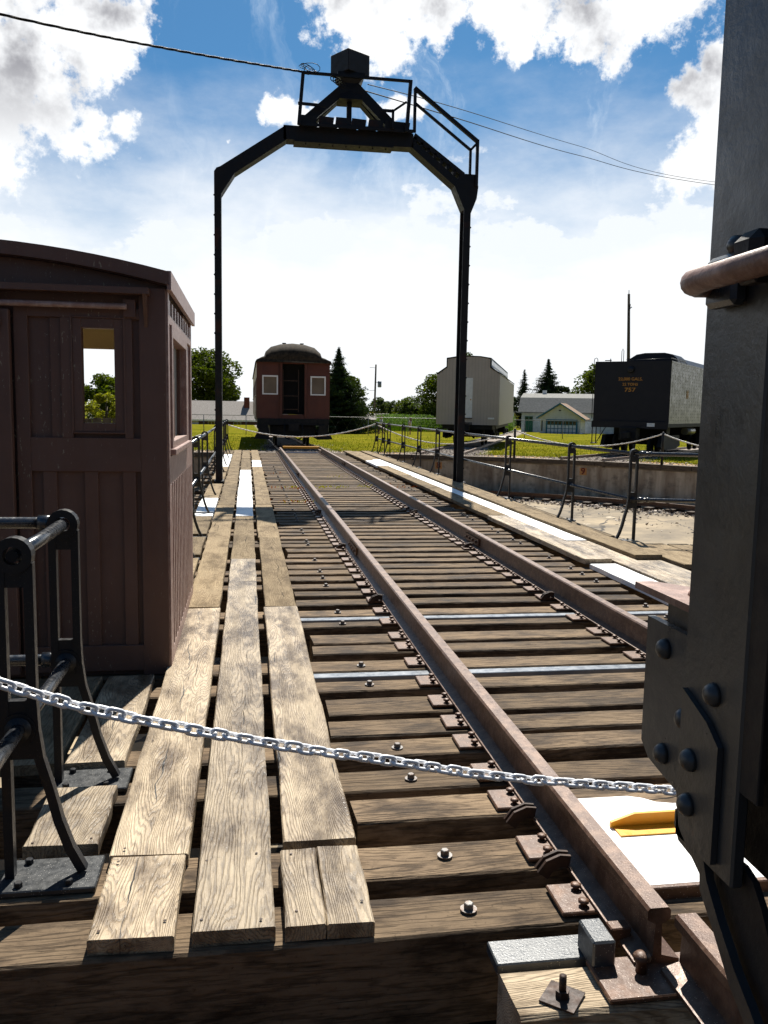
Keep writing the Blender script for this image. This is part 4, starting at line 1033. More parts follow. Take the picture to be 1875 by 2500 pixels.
# ------------------------------------------------------------------ rolling stock
def truck(parent, y, w=1.15, z0=0., big=.46):
    t = MB()
    for s in (-1, 1): t.prism([(y-1.6, z0+.42), (y-1.3, z0+.62), (y+1.3, z0+.62), (y+1.6, z0+.42), (y+1.0, z0+.30), (y-1.0, z0+.30)], s*w-.05, s*w+.05, 'X'); 
    t.box(-w, w, y-.25, y+.25, z0+.4, z0+.75)
    for s in (-1, 1):
        for d in (-1.1, 1.1): t.cbox(s*(w+.05)-.09, s*(w+.05)+.09, y+d-.16, y+d+.16, z0+.34, z0+.62, .03)
    o = t.build('truck', 'underframe', parent, local=True)
    for d in (-1.1, 1.1):
        for s in (-1, 1):
            m = MB(); m.lathe([(big*.2, s*.68-.02), (big, s*.68-.05), (big, s*.68+.05), (big*.3, s*.68+.06)], (0, y+d, z0+big), 20, 'X'); m.build('wheel', 'underframe', o, local=True)
        m = MB(); m.tube([(-.7, y+d, z0+big), (.7, y+d, z0+big)], .07, 8); m.build('axle', 'underframe', o, local=True)
def coach():
    o = thing('passenger_coach', 'faded red passenger coach seen end on straight ahead beyond the turntable', 'railcar', (1.87, 35.9, .0), 0)
    Rr = 'coach_red'; w = 1.5; Lc = 22
    # end wall round the vestibule doorway and two windows
    for (x0, x1, z0, z1) in ((-w, -1.27, 1.18, 3.5), (-.63, -.46, 1.18, 3.5), (.46, .70, 1.18, 3.5), (1.33, w, 1.18, 3.5), (-.46, .46, 3.42, 3.5), (-1.27, -.63, 1.18, 2.16), (-1.27, -.63, 2.94, 3.5), (.70, 1.33, 1.18, 2.16), (.70, 1.33, 2.94, 3.5), (-.46, .46, 1.18, 1.36)):
        MB().box(x0, x1, 0, .06, z0, z1).build('end_panel', Rr, o, local=True)
    MB().prism([(-w, 3.5), (w, 3.5), (1.42, 3.60), (.7, 3.72), (-.7, 3.72), (-1.42, 3.60)], 0, .06, 'Y').build('end_panel', Rr, o, local=True)
    for s in (-1, 1): MB().cbox(s*.50-.05, s*.50+.05, -.09, 0, 1.25, 3.55, .02).build('door_post', Rr, o, local=True)
    MB().cbox(-.55, .55, -.09, 0, 3.44, 3.56, .02).build('door_header', Rr, o, local=True)
    MB().box(-.46, .46, .5, .55, 1.36, 3.42).build('inner_door', 'inside_shade', o, local=True)  # near-black paints the shade deep in the doorway
    for s in (-1, 1): MB().box(s*.46-.015, s*.46+.015, .06, .5, 1.36, 3.42).build('door_jamb', 'underframe', o, local=True)
    g = MB(); 
    for z in (1.55, 2.10, 2.72): g.box(-.44, .22, .05, .08, z, z+.035)
    for x in (-.43, .2): g.box(x, x+.03, .05, .08, 1.45, 3.2)
    g.build('door_gate', 'rust_dark', o, local=True)
    for x0, x1 in ((-1.27, -.63), (.70, 1.33)):
        f = MB()
        f.box(x0, x1, -.03, .05, 2.16, 2.21); f.box(x0, x1, -.03, .05, 2.88, 2.94); f.box(x0, x0+.055, -.03, .05, 2.21, 2.88); f.box(x1-.055, x1, -.03, .05, 2.21, 2.88)
        wn = f.build('window', 'white_trim', o, local=True); MB().box(x0+.055, x1-.055, .02, .03, 2.21, 2.88).build('pane', 'glass_tan', wn, local=True)
    # sides
    for s in (-1, 1):
        xo = s*w
        MB().box(min(xo, xo-s*.06), max(xo, xo-s*.06), .06, Lc, 1.18, 2.15).build('side_panel', Rr, o, local=True)
        MB().box(min(xo, xo-s*.06), max(xo, xo-s*.06), .06, Lc, 2.85, 3.5).build('letterboard', 'coach_cream', o, local=True)
        MB().box(min(xo, xo-s*.04), max(xo, xo-s*.04), .06, Lc, 2.15, 2.85).build('window_band', 'glass_dark', o, local=True)
        MB().box(min(xo, xo+s*.03), max(xo, xo+s*.03), 0.3, Lc, 2.11, 2.16).build('belt_rail', Rr, o, local=True)
        for k in range(14): MB().box(min(xo-s*.05, xo+s*.012), max(xo-s*.05, xo+s*.012), .5+k*1.55, .9+k*1.55, 2.16, 2.85).build('window_post', Rr, o, local=True)
        for k in range(16): MB().box(min(xo-s*.02, xo+s*.01), max(xo-s*.02, xo+s*.01), .35+k*.18, .37+k*.18, 1.2, 2.1).build('side_batten', 'rust_dark', o, local=True)
    # roof: lower decks with a clerestory that drops in a rounded hood over the end
    def sect(k):   # k 1 = full height, 0 = at the lip
        h = 3.50+.40*k
        return [(-1.56, 3.46), (-1.50, 3.56), (-1.30, 3.60+.10*k), (-1.16, 3.60+.16*k), (-1.12, h+.05), (-.9, h+.20*k+.06), (-.5, h+.31*k+.07), (0, h+.35*k+.075), (.5, h+.31*k+.07), (.9, h+.20*k+.06), (1.12, h+.05), (1.16, 3.60+.16*k), (1.30, 3.60+.10*k), (1.50, 3.56), (1.56, 3.46)]
    vs, fs = [], []; st = [(-.22, 0.12), (-.16, .42), (.0, .66), (.25, .84), (.6, .95), (1.1, 1.0), (Lc, 1.0)]
    for y, k in st:
        for p in sect(k): vs.append((p[0], y, p[1]))
    n = 15
    for i in range(len(st)-1):
        for k in range(n-1): fs.append((i*n+k, i*n+k+1, (i+1)*n+k+1, (i+1)*n+k))
    fs += [tuple(range(n)), tuple(range(len(vs)-1, len(vs)-n-1, -1))]
    MB().add(vs, fs, True).build('roof', 'roof_tar', o, local=True)
    for x, h in ((-.33, .14), (.42, .12)): MB().lathe([(.05, 4.22), (.05, 4.32), (.085, 4.32), (.085, 4.36)], (x, 1.4, 0), 8).build('roof_vent', 'roof_tar', o, local=True)
    MB().cbox(-1.42, 1.42, -.1, Lc, .92, 1.18, .01).build('underframe', 'underframe', o, local=True)
    for s in (-1, 1):
        m = MB(); m.prism([(s*1.0, 1.18), (s*1.48, 1.18), (s*1.42, .50), (s*1.2, .42)], -.12, .0, 'Y'); m.build('step_shield', 'underframe', o, local=True)
        for k in range(3): MB().box(min(s*1.0, s*1.4), max(s*1.0, s*1.4), .02, .5, .45+k*.25, .48+k*.25).build('step', 'underframe', o, local=True)
    m = MB(); m.box(-.13, .13, -.55, .0, .72, .98); m.box(-.2, .2, -.75, -.5, .70, 1.0); m.build('coupler', 'underframe', o, local=True)
    for x in (-.35, .35): MB().tube([(x, -.1, .95), (x*1.1, -.28, .7), (x*.9, -.35, .4), (x*.5, -.4, .35)], .03, 6).build('air_hose', 'underframe', o, local=True)
    MB().cbox(-.95, .95, .15, 6, .45, .93, .05).build('equipment_box', 'underframe', o, local=True)
    for s in (-1, 1): MB().prism([(s*1.05, .92), (s*1.30, .92), (s*1.62, .36), (s*.98, .34)], -.30, -.16, 'Y').build('pilot_plate', 'underframe', o, local=True)
    truck(o, 2.4); truck(o, 19)
coach()
def beige_car():
    t = R(20); d = 24.7
    o = thing('boxy_railcar', 'beige sided railcar with stepped clerestory roof behind the gantry post', 'railcar', (CX+d*math.sin(t), CY+d*math.cos(t), -.02), -t)
    w = 1.5; Lc = 15
    pr = [(-w, 1.0), (-.60, 1.0), (-.60, 1.13), (.24, 1.13), (.24, 1.0), (w, 1.0), (w, 3.40), (1.02, 3.70), (1.02, 4.12), (.55, 4.20), (0, 4.22), (-.55, 4.18), (-1.02, 4.10), (-1.02, 3.70), (-w, 3.36)]
    MB().prism(pr, 0, .08, 'Y').build('end_wall', 'siding_beige', o, local=True)
    for s in (-1, 1): MB().box(min(s*w, s*w-s*.06), max(s*w, s*w-s*.06), .08, Lc, 1.0, 3.38).build('side_wall', 'siding_beige', o, local=True)
    MB().prism([(-w-.03, 3.37), (-1.02, 3.71), (-1.02, 4.12), (-.55, 4.2), (0, 4.23), (.55, 4.21), (1.02, 4.13), (1.02, 3.71), (w+.03, 3.41), (w+.03, 3.45), (1.06, 3.76), (1.06, 4.17), (.55, 4.25), (0, 4.27), (-.55, 4.24), (-1.06, 4.16), (-1.06, 3.75), (-w-.03, 3.42)], -.03, Lc, 'Y').build('roof', 'underframe', o, local=True)
    for s in (-1, 1):
        MB().box(min(s*1.065, s*1.075), max(s*1.065, s*1.075), .1, Lc, 3.8, 4.1).build('clerestory', 'siding_white', o, local=True)
        for k in range(20): MB().box(min(s*1.076, s*1.084), max(s*1.076, s*1.084), .25+k*.72, .7+k*.72, 3.86, 4.05).build('clerestory_window', 'glass_dark', o, local=True)
    MB().prism([(w+.005, 3.40), (w+.005, 3.43), (1.065, 3.79), (1.065, 3.76)], .1, Lc, 'Y').build('roof_flashing', 'galvanised', o, local=True)
    dr = MB().box(-.10, .22, -.02, 0, 1.33, 3.22).build('door', 'white_trim', o, local=True); MB().lathe([(.03, -.02), (.03, -.06)], (.14, 0, 2.2), 8, 'Y').build('handle', 'gold_letters', dr, local=True)
    MB().box(-.12, .24, -.05, 0, 1.29, 1.33).build('door_sill', 'underframe', o, local=True)
    MB().box(.98, 1.28, -.012, 0, 1.28, 1.36).build('notice', 'white_trim', o, local=True)
    MB().box(-1.2, 1.2, .1, Lc, .78, 1.0).build('underframe', 'underframe', o, local=True)
    MB().box(-.15, .15, -.5, .1, .72, .98).build('coupler', 'underframe', o, local=True)
    truck(o, 2.2); truck(o, 12.5)
    MB().bar((1.3, .5, 1.0), (1.3, 2.0, .3), .05).build('brake_rod', 'underframe', o, local=True)
beige_car()
def tender():
    t = R(40); d = 20.7
    o = thing('locomotive_tender', 'black steam locomotive tender with yellow lettering and a riveted side coloured paler as sunlit', 'tender', (CX+d*math.sin(t), CY+d*math.cos(t), -.03), -t)
    w = 1.52; Lc = 13; K = 'tender_black'; H = 3.76
    MB().box(-w, w, 0, .03, 1.30, H).build('end_sheet', K, o, local=True)
    MB().box(-w, -w+.02, .03, Lc, 1.30, H).build('side_sheet', K, o, local=True)
    sd = MB().box(w-.02, w, .03, Lc, 1.30, H).build('side_sheet', 'tender_side_lit', o, local=True)
    MB().box(-w+.02, w-.02, .03, Lc, H-.04, H-.01).build('deck', K, o, local=True)
    rv = MB()
    for c in range(27):
        y = .35+c*.46
        for r_ in range(17):
            z = 1.42+r_*.137; rv.lathe([(.015, w), (.010, w+.009)], (0, y, z), 6, 'X', sm=False)
    tag(rv.build('rivets', K, o, local=True), kind='stuff')
    m = MB(); m.box(w, w+.012, 0, Lc, 1.28, 1.36); m.box(w, w+.012, 0, .07, 1.36, H); m.box(w, w+.012, 0.07, Lc, H-.07, H); m.build('edge_strip', 'tender_side_lit', o, local=True)
    MB().box(-w, w, -.012, 0, 1.28, 1.36).build('edge_strip', K, o, local=True)
    for s, z, sc in (('22,000 GALS.', 3.05, .165), ('22 TONS', 2.84, .15), ('757', 2.62, .22)):
        lettering(s, sc, 'gold_letters', o, (-.06, -.008, z), sx=1.05 if s != '757' else 1.35)
    lettering('N', .5, 'gold_letters', o, (w+.008, 3.15, 2.5), rot=(R(90), 0, R(90)))
    m = MB(); m.lathe([(.13, 0), (.13, -.1), (.09, -.13)], (-.05, 0, 3.42), 16, 'Y'); m.build('headlamp', K, o, local=True)
    # coal bunker hump
    pr = [(-.80, H-.02), (-.62, 3.97), (-.35, 4.14), (0, 4.20), (.80, 4.20), (1.12, 4.13), (1.30, 3.98), (1.38, H-.02)]
    MB().prism(pr, 1.8, 3.4, 'Y').build('bunker_end', K, o, local=True)
    MB().prism([(-1.3, H), (-1.1, 4.05), (-.6, 4.15), (.6, 4.15), (1.1, 4.05), (1.45, H)], 3.4, Lc, 'Y').build('bunker', K, o, local=True)
    m = MB()
    m.tube([(w-.03, .03, H), (w-.03, .03, H+.10), (w-.03, 2.6, H+.10)], .018, 6); m.tube([(0.1, .03, H+.05), (w-.03, .03, H+.10)], .014, 6)
    for y in (.9, 1.7): m.tube([(w-.03, y, H), (w-.03, y, H+.1)], .014, 6)
    m.build('top_rail', K, o, local=True)
    m = MB(); m.tube([(-w-.04, -.05, 1.45), (-w-.04, -.05, H+.02), (-w-.02, -.05, H+.12), (-w+.05, -.05, H+.15), (-w+.10, -.05, H+.10), (-w+.11, -.05, H)], .014, 6); m.build('grab_rail', K, o, local=True)
    m = MB(); m.tube([(-.63, .6, H), (-.63, .6, H+.45), (-.59, .6, H+.55), (-.55, .6, H+.45), (-.55, .6, H)], .013, 6); m.build('ladder_hoop', K, o, local=True)
    m = MB(); m.box(-1.15, -.9, .05, .15, H+.03, H+.06); m.box(-.95, -.92, .1, .13, H, H+.12); m.box(-.28, .0, .05, .12, H+.05, H+.08); m.box(-.25, -.2, .1, .13, H, H+.12); m.build('top_fittings', K, o, local=True)
    MB().cbox(-w-.02, w+.02, -.1, Lc, 1.14, 1.30, .01).build('underframe', 'underframe', o, local=True)
    MB().box(-w-.02, w-.9, -.12, -.1, 1.10, 1.36).build('pilot_beam', K, o, local=True); MB().box(w-.9, w+.02, -.12, -.1, 1.08, 1.36).build('pilot_beam', K, o, local=True)
    MB().box(.72, 1.02, -.135, -.12, 1.17, 1.31).build('notice', 'white_trim', o, local=True)
    m = MB()
    for x in (-w, -w+.16): m.box(x, x+.03, -.1, -.06, .45, 1.14)
    m.box(-w, -w+.19, -.25, .1, .43, .47); m.tube([(-w+.2, -.05, .5), (-w+.55, -.05, 1.1)], .018, 6); m.build('end_step', K, o, local=True)
    MB().cbox(-.35, .35, -.3, .3, .6, 1.14, .03).build('coupler_pocket', 'underframe', o, local=True)
    MB().cbox(-.14, .14, -.8, -.3, .68, .95, .03).build('coupler', 'underframe', o, local=True)
    for y in (1.9, 9.4):
        tr = MB(); 
        for s in (-1, 1): tr.prism([(y-1.75, .35), (y-1.5, .80), (y+1.5, .80), (y+1.75, .35), (y+.9, .22), (y-.9, .22)], s*1.15-.08, s*1.15+.08, 'X')
        tr.box(-1.1, 1.1, y-.3, y+.3, .4, 1.1)
        q = tr.build('truck', 'underframe', o, local=True)
        for dd in (-1.25, 0, 1.25):
            for s in (-1, 1): MB().lathe([(.1, s*.7-.02), (.42, s*.7-.05), (.42, s*.7+.05), (.12, s*.7+.06)], (0, y+dd, .42), 20, 'X').build('wheel', 'underframe', q, local=True)
    MB().tube([(1.35, 3.8, .95), (1.35, 5.4, .95)], .16, 10).build('air_tank', 'tender_side_lit', o, local=True)
tender()

# ------------------------------------------------------------------ buildings
def gable_roof(m, x0, x1, y0, y1, ze, zr, ov=.3, th=.12):
    ym = (y0+y1)/2
    for (ya, za, yb, zb) in ((y0-ov, ze, ym, zr), (ym, zr, y1+ov, ze)):
        m.add([(x0-ov, ya, za), (x1+ov, ya, za), (x1+ov, yb, zb), (x0-ov, yb, zb), (x0-ov, ya, za-th), (x1+ov, ya, za-th), (x1+ov, yb, zb-th), (x0-ov, yb, zb-th)],
              [(0, 1, 2, 3), (7, 6, 5, 4), (0, 4, 5, 1), (1, 5, 6, 2), (2, 6, 7, 3), (3, 7, 4, 0)])
def window(parent, x0, x1, z0, z1, y, m_='white_trim', g='glass_dark', mull=True):
    f = MB(); e = .07
    f.box(x0, x1, y-.05, y, z0, z0+e); f.box(x0, x1, y-.05, y, z1-e, z1); f.box(x0, x0+e, y-.05, y, z0+e, z1-e); f.box(x1-e, x1, y-.05, y, z0+e, z1-e)
    if mull: f.box((x0+x1)/2-.03, (x0+x1)/2+.03, y-.05, y, z0+e, z1-e)
    w = f.build('window', m_, parent); MB().box(x0+e, x1-e, y-.02, y-.01, z0+e, z1-e).build('pane', g, w); return w
rh = thing('ranch_house', 'low brick house with a long pale shingle roof behind the left lawn', 'house', (-6, 140, -1.7))
MB().box(-24, 6.2, 140, 150, -2.6, -.42).build('wall', 'brick_wall', rh)
m = MB(); gable_roof(m, -24, 6.0, 140, 150, -.36, 2.62, .5); m.build('roof', 'shingle_tan', rh)
MB().box(-24.3, 6.5, 139.35, 139.5, -.62, -.36).build('fascia', 'white_trim', rh)
MB().box(-.55, .35, 143, 144.2, -.2, 3.25).build('chimney', 'brick_red', rh)
for x0, x1 in ((-8.66, -7.64), (-12.4, -11.3)): 
    MB().box(x0, x1, 139.92, 140, -2.6, -.62).build('door', 'white_trim', rh)
for x0, x1 in ((-6.2, -5.1), (-16, -14.4), (-2.2, -1.0), (3.0, 5.0)): window(rh, x0, x1, -1.75, -.66, 140, 'white_trim')
MB().box(-9.4, -8.75, 139.95, 140, -2.6, -.62).build('shutter', 'siding_blue_white', rh); MB().box(-4.4, -3.4, 139.9, 140, -2.6, -.62).build('garage_door', 'siding_white', rh)
# barn and garage
bn = thing('barn', 'white barn with grey gambrel shingle roof and green doors behind the lawn', 'barn', (39, 105, -.95))  # turned below
MB().box(34.3, 48, 105, 113, -1.3, 1.80).build('wall', 'siding_blue_white', bn)
vs = []
pf_ = [(104.5, 1.70), (106.3, 3.55), (109, 4.15), (111.7, 3.55), (113.5, 1.70)]
m = MB(); m.prism(pf_+[(y, z-.15) for y, z in reversed(pf_)], 33.9, 48.4, 'X'); m.build('roof', 'shingle_grey', bn)
MB().prism([(105.1, 1.7), (106.4, 3.4), (109, 3.98), (111.6, 3.4), (112.9, 1.7)], 34.31, 34.5, 'X').build('gable', 'siding_white', bn)
MB().box(36.4, 36.9, 108.8, 109.3, 3.9, 4.55).build('chimney', 'white_trim', bn)
for x0 in (34.75, 35.28): 
    d_ = MB().box(x0, x0+.49, 104.93, 105, -.98, 1.15).build('door', 'green_paint', bn); MB().box(x0+.05, x0+.44, 104.92, 104.93, .75, 1.05).build('pane', 'glass_dark', d_)
window(bn, 41.2, 42.6, .72, 1.32, 105, 'white_trim', 'glass_tan')
gr = thing('garage', 'small white front gabled garage with teal framed paned door', 'garage', (36.3, 97, -.9))
MB().box(33.95, 38.6, 97, 103, -1.25, 1.02).build('wall', 'siding_white', gr)
MB().prism([(33.75, 1.0), (38.85, 1.0), (36.2, 2.62)], 97, 97.15, 'Y').build('gable', 'siding_white', gr)
for (a, b) in (((33.5, .93), (36.2, 2.68)), ((36.2, 2.68), (39.2, .80))):
    m = MB(); m.prism([a, b, (b[0], b[1]+.12), (a[0], a[1]+.12)], 96.6, 103.4, 'Y'); m.build('roof', 'shingle_brown' if a[0] > 35 else 'shingle_tan', gr)
    m = MB(); m.prism([(a[0], a[1]-.02), (b[0], b[1]-.02), (b[0], b[1]+.14), (a[0], a[1]+.14)], 96.5, 96.6, 'Y'); m.build('bargeboard', 'teal_paint', gr)
gd = MB(); X0, X1, Z0, Z1 = 34.6, 38.25, -1.12, .86
gd.box(X0, X0+.14, 96.9, 97, Z0, Z1); gd.box(X1-.14, X1, 96.9, 97, Z0, Z1); gd.box(X0, X1, 96.9, 97, Z1-.14, Z1)
W8 = (X1-X0-.28)/8
for k in range(9): gd.box(X0+.14+k*W8-.035, X0+.14+k*W8+.035, 96.93, 96.98, Z0, Z1-.14)
for k in range(5): zz = Z0+.02+k*.44; gd.box(X0+.14, X1-.14, 96.93, 96.98, zz, zz+.07)
door = gd.build('garage_door', 'teal_paint', gr)
for k in range(8):
    for j in range(4):
        MB().box(X0+.14+k*W8+.035, X0+.14+(k+1)*W8-.035, 96.95, 96.97, Z0+.09+j*.44, Z0+.02+(j+1)*.44).build('pane' if j == 3 else 'door_panel', 'glass_dark' if j == 3 else 'white_trim', door)
MB().box(36.05, 36.3, 96.98, 97, 1.85, 2.0).build('vent', 'underframe', gr)
MB().tube([(38.45, 96.9, .75), (38.42, 96.9, -.9)], .05, 6).build('downpipe', 'white_trim', gr); MB().box(34.08, 34.2, 96.94, 97, -.5, .75).build('downpipe', 'underframe', gr)
bn.rotation_euler.z = R(-26); gr.rotation_euler.z = R(-27)
bs = thing('blue_shed', 'pale blue shed glimpsed between the beige railcar and the barn', 'shed', (36.3, 118, -1))
MB().box(34.0, 37.2, 118, 122, -1.3, 1.7).build('wall', 'siding_blue_white', bs); m = MB(); m.prism([(33.8, 1.6), (37.4, 1.6), (35.6, 3.1)], 117.8, 122.2, 'Y'); m.build('roof', 'shingle_grey', bs)
lb = thing('low_house', 'low pale blue house with brown grey roof behind the utility pole', 'house', (16.3, 110, -.9))
MB().box(13.6, 18.3, 110, 117, -1.3, .42).build('wall', 'siding_blue_white', lb); m = MB(); gable_roof(m, 13.4, 18.2, 110, 117, .36, 1.15, .3); m.build('roof', 'shingle_tan', lb)
window(lb, 17.4, 18.0, -.5, .15, 110, 'white_trim'); MB().box(15.6, 16.2, 109.95, 110, -1.2, .1).build('door', 'white_trim', lb)
fb = thing('flat_roofed_building', 'white flat roofed building with stepped parapet behind the spruce', 'building', (14, 125, -1))
MB().prism([(12.5, -1.4), (17.6, -1.4), (17.6, 1.55), (16.7, 1.6), (16.7, 1.8), (15.4, 1.9), (15.4, 2.05), (12.5, 2.1)], 125, 131, 'Y').build('wall', 'white_trim', fb)
MB().box(17.6, 19.2, 125.5, 130, 1.35, 1.45).build('canopy', 'roof_tar', fb); MB().box(19.0, 19.1, 125.6, 125.7, -1.4, 1.35).build('canopy_post', 'black_rail', fb)

# ------------------------------------------------------------------ vegetation
def leaves(m, c, rx, ry, rz, n, s, hollow=.45):
    for _ in range(n):
        d = Vector((random.gauss(0, 1), random.gauss(0, 1), random.gauss(0, 1))).normalized()*(hollow+(1-hollow)*random.random()**.6)
        p = Vector((c[0]+d.x*rx, c[1]+d.y*ry, c[2]+d.z*rz))
        a = Vector((random.gauss(0, 1), random.gauss(0, 1), random.gauss(0, .6))).normalized()*s*random.uniform(.6, 1.3)
        b = a.cross(Vector((random.gauss(0, 1), random.gauss(0, 1), random.gauss(0, 1)))).normalized()*s*random.uniform(.5, 1.0)
        m.add([p-a, p-b*.6, p+a, p+b*.6], [(0, 1, 2, 3)])
def broad(label, x, y, zb, h, r, matn='leaf_maple', clumps=26, per=190, s=.2, squat=.8, trunk=.25, lean=0, group=None, name='broadleaf_tree'):
    o = thing(name, label, 'tree', (x, y, zb), 0, group)
    m = MB(); m.tube([(x, y, zb-.3), (x+.1, y, zb+h*.3), (x+lean*.5, y, zb+h*.6), (x+lean, y, zb+h*.85)], [h*.032, h*.025, h*.018, h*.006], 8)
    for k in range(9):
        a = random.uniform(0, 6.28); z0 = zb+h*random.uniform(.25, .6)
        m.tube([(x, y, z0), (x+math.cos(a)*r*.4, y+math.sin(a)*r*.4, z0+h*.14), (x+math.cos(a)*r*.8, y+math.sin(a)*r*.8, z0+h*.22)], [h*.012, h*.008, h*.003], 6)
    m.build('trunk', 'bark', o)
    m = MB(); zc = zb+h*(trunk+(1-trunk)*.5); hh = h*(1-trunk)*.5
    for k in range(clumps):
        a = random.uniform(0, 6.28); u = random.uniform(-.9, .92); rad = math.sqrt(max(0, 1-u*u))*random.uniform(.35, .92)
        cr_ = r*random.uniform(.2, .38)
        leaves(m, (x+lean*(.5+u*.5)+math.cos(a)*rad*r*.85, y+math.sin(a)*rad*r*.85, zc+u*hh*.88), cr_, cr_, cr_*squat, per, s)
    m.build('crown', matn, o); return o
def spruce(label, x, y, zb, h, r, matn='leaf_dark', tiers=22, group=None, dens=1., ragged=.45):
    o = thing('spruce_tree', label, 'tree', (x, y, zb), 0, group)
    MB().tube([(x, y, zb-.3), (x, y, zb+h*.5), (x, y, zb+h*.99)], [h*.022, h*.014, .01], 7).build('trunk', 'bark', o)
    m = MB(); n = int(tiers*9*dens)
    for i in range(n):
        t = (i/n)**.95; z = zb+h*(.06+.92*t)+random.gauss(0, h*.008)
        a = random.uniform(0, 6.28); lobe = 1+.22*math.sin(a*2+z*1.1)+.12*math.sin(a*5+z*3)
        Lr = (r*(1-t)**1.05+.03)*lobe*random.uniform(1-ragged, 1.15)
        segs = max(3, int(Lr/(.028*h))); droop = random.uniform(.15, .38)
        for j in range(segs):
            u = ((j+.5)/segs)**.7; px = x+math.cos(a)*Lr*u; py = y+math.sin(a)*Lr*u; pz = z-Lr*droop*u+Lr*.22*u*u
            w = h*.020*(1-.2*u)*(.35+.65*min(1, (1-t)*2.2))
            for _ in range(8):
                dx, dy, dz = random.gauss(0, w), random.gauss(0, w), random.gauss(0, w*.35)
                m.add([(px+dx, py+dy, pz+dz+w*.3), (px+dx+random.gauss(0, w), py+dy+random.gauss(0, w), pz+dz-random.uniform(.3, 1.6)*w), (px+dx-math.sin(a)*w, py+dy+math.cos(a)*w, pz+dz-w*.1)], [(0, 1, 2)])
    m.build('crown', matn, o); return o
broad('large rounded green tree behind the low house at left', -7.4, 165, -1.6, 13.8, 7.3, 'leaf_maple', 70, 300, .36, trunk=.02)
broad('small leafy sapling at the right foot of the large left tree', -2.2, 160, -1.6, 5.4, 2.0, 'leaf_maple', 14, 150, .22)
spruce('tall dark spruce right beside the red coach', 7.8, 75, -.65, 7.6, 4.0, tiers=38, dens=2.4)
broad('bright green leafy tree just right of the tall spruce', 10.0, 85, -.7, 5.7, 1.9, 'leaf_maple', 20, 190, .15, trunk=.15)
for i, (x, y, h, r, mt) in enumerate(((17.5, 150, 5.2, 2.4, 'leaf_far'), (20.5, 165, 5.0, 2.6, 'leaf_far'), (31.5, 200, 6.4, 3.5, 'leaf_far'), (34.8, 190, 6.0, 3.2, 'leaf_maple'), (39.5, 200, 7.2, 4.2, 'leaf_far'), (45, 205, 6.0, 4.5, 'leaf_dark'), (51, 200, 6.0, 5, 'leaf_far'), (26, 210, 4.6, 3.5, 'leaf_far'), (13, 170, 5, 3, 'leaf_far'), (38, 150, 4.4, 2.6, 'leaf_maple'))):
    lbs = ['rounded far tree just right of the leafy tree by the spruce', 'low far tree behind the utility pole', 'left one of the far tree clump beyond the walking people', 'pale green far tree in front of the darker far clump', 'tallest dark far tree beyond the walking people', 'dark far tree right of the tallest far tree', 'broad far tree reaching behind the beige railcar', 'low far tree between the pole and the far clump', 'low far tree hidden behind the spruce', 'small pale far tree in front of the treeline']
    broad(lbs[i], x, y, gz(y)-.6, h*1.12, r*1.35, mt, 26, 150, .34, trunk=.0, group='trees in the far treeline')
broad('tall open branched tree at the left side of the beige railcar', 22.2, 100, -.9, 6.9, 3.3, 'leaf_maple', 38, 190, .20, trunk=.08)
broad('low bushy tree below the open branched tree by the beige railcar', 19.6, 104, -.9, 3.7, 2.2, 'leaf_far', 16, 140, .19, trunk=.02)
broad('tree whose top shows above the beige railcar roof', 25.4, 98, -.9, 9.4, 3.0, 'leaf_maple', 22, 140, .22, trunk=.3)
spruce('narrow spruce left of the barn roof', 49.0, 150, -1.4, 10.8, 3.3, tiers=22, dens=1.5, group='spruces behind the barn')
spruce('broad dark spruce behind the barn chimney', 53.4, 150, -1.4, 12.8, 6.2, tiers=30, dens=2.2, group='spruces behind the barn')
broad('round dark bush at the right base of the broad spruce', 56.2, 149, -1.4, 8.2, 2.6, 'leaf_dark', 18, 150, .3, trunk=.05)
broad('tall leafy tree behind the left edge of the tender', 59.0, 140, -1.4, 11.8, 4.6, 'leaf_maple', 30, 190, .28, trunk=.1)
broad('low tree between the barn spruce and the tender', 60.5, 160, -1.4, 7.4, 3.0, 'leaf_far', 14, 140, .3, trunk=.0)
broad('dark tree between the beige railcar and the narrow spruce', 45.8, 150, -1.4, 7.3, 2.6, 'leaf_dark', 16, 150, .3, trunk=.0)
for k in range(7):
    broad('yellow green shrub seen through the cab window, %s' % ['leftmost', 'second from the left', 'third from the left', 'middle', 'third from the right', 'second from the right', 'rightmost'][k], -9.6+k*.9, 44+random.uniform(-1, 1), -.1, 1.9+random.uniform(-.3, .5), .95, 'leaf_yellow', 10, 120, .09, trunk=0, group='yellow green shrubs left of the pit', name='shrub')
broad('dark rounded tree behind the yellow green shrubs at far left', -13.5, 85, -.8, 5.2, 3.0, 'leaf_maple', 34, 200, .2, trunk=0)
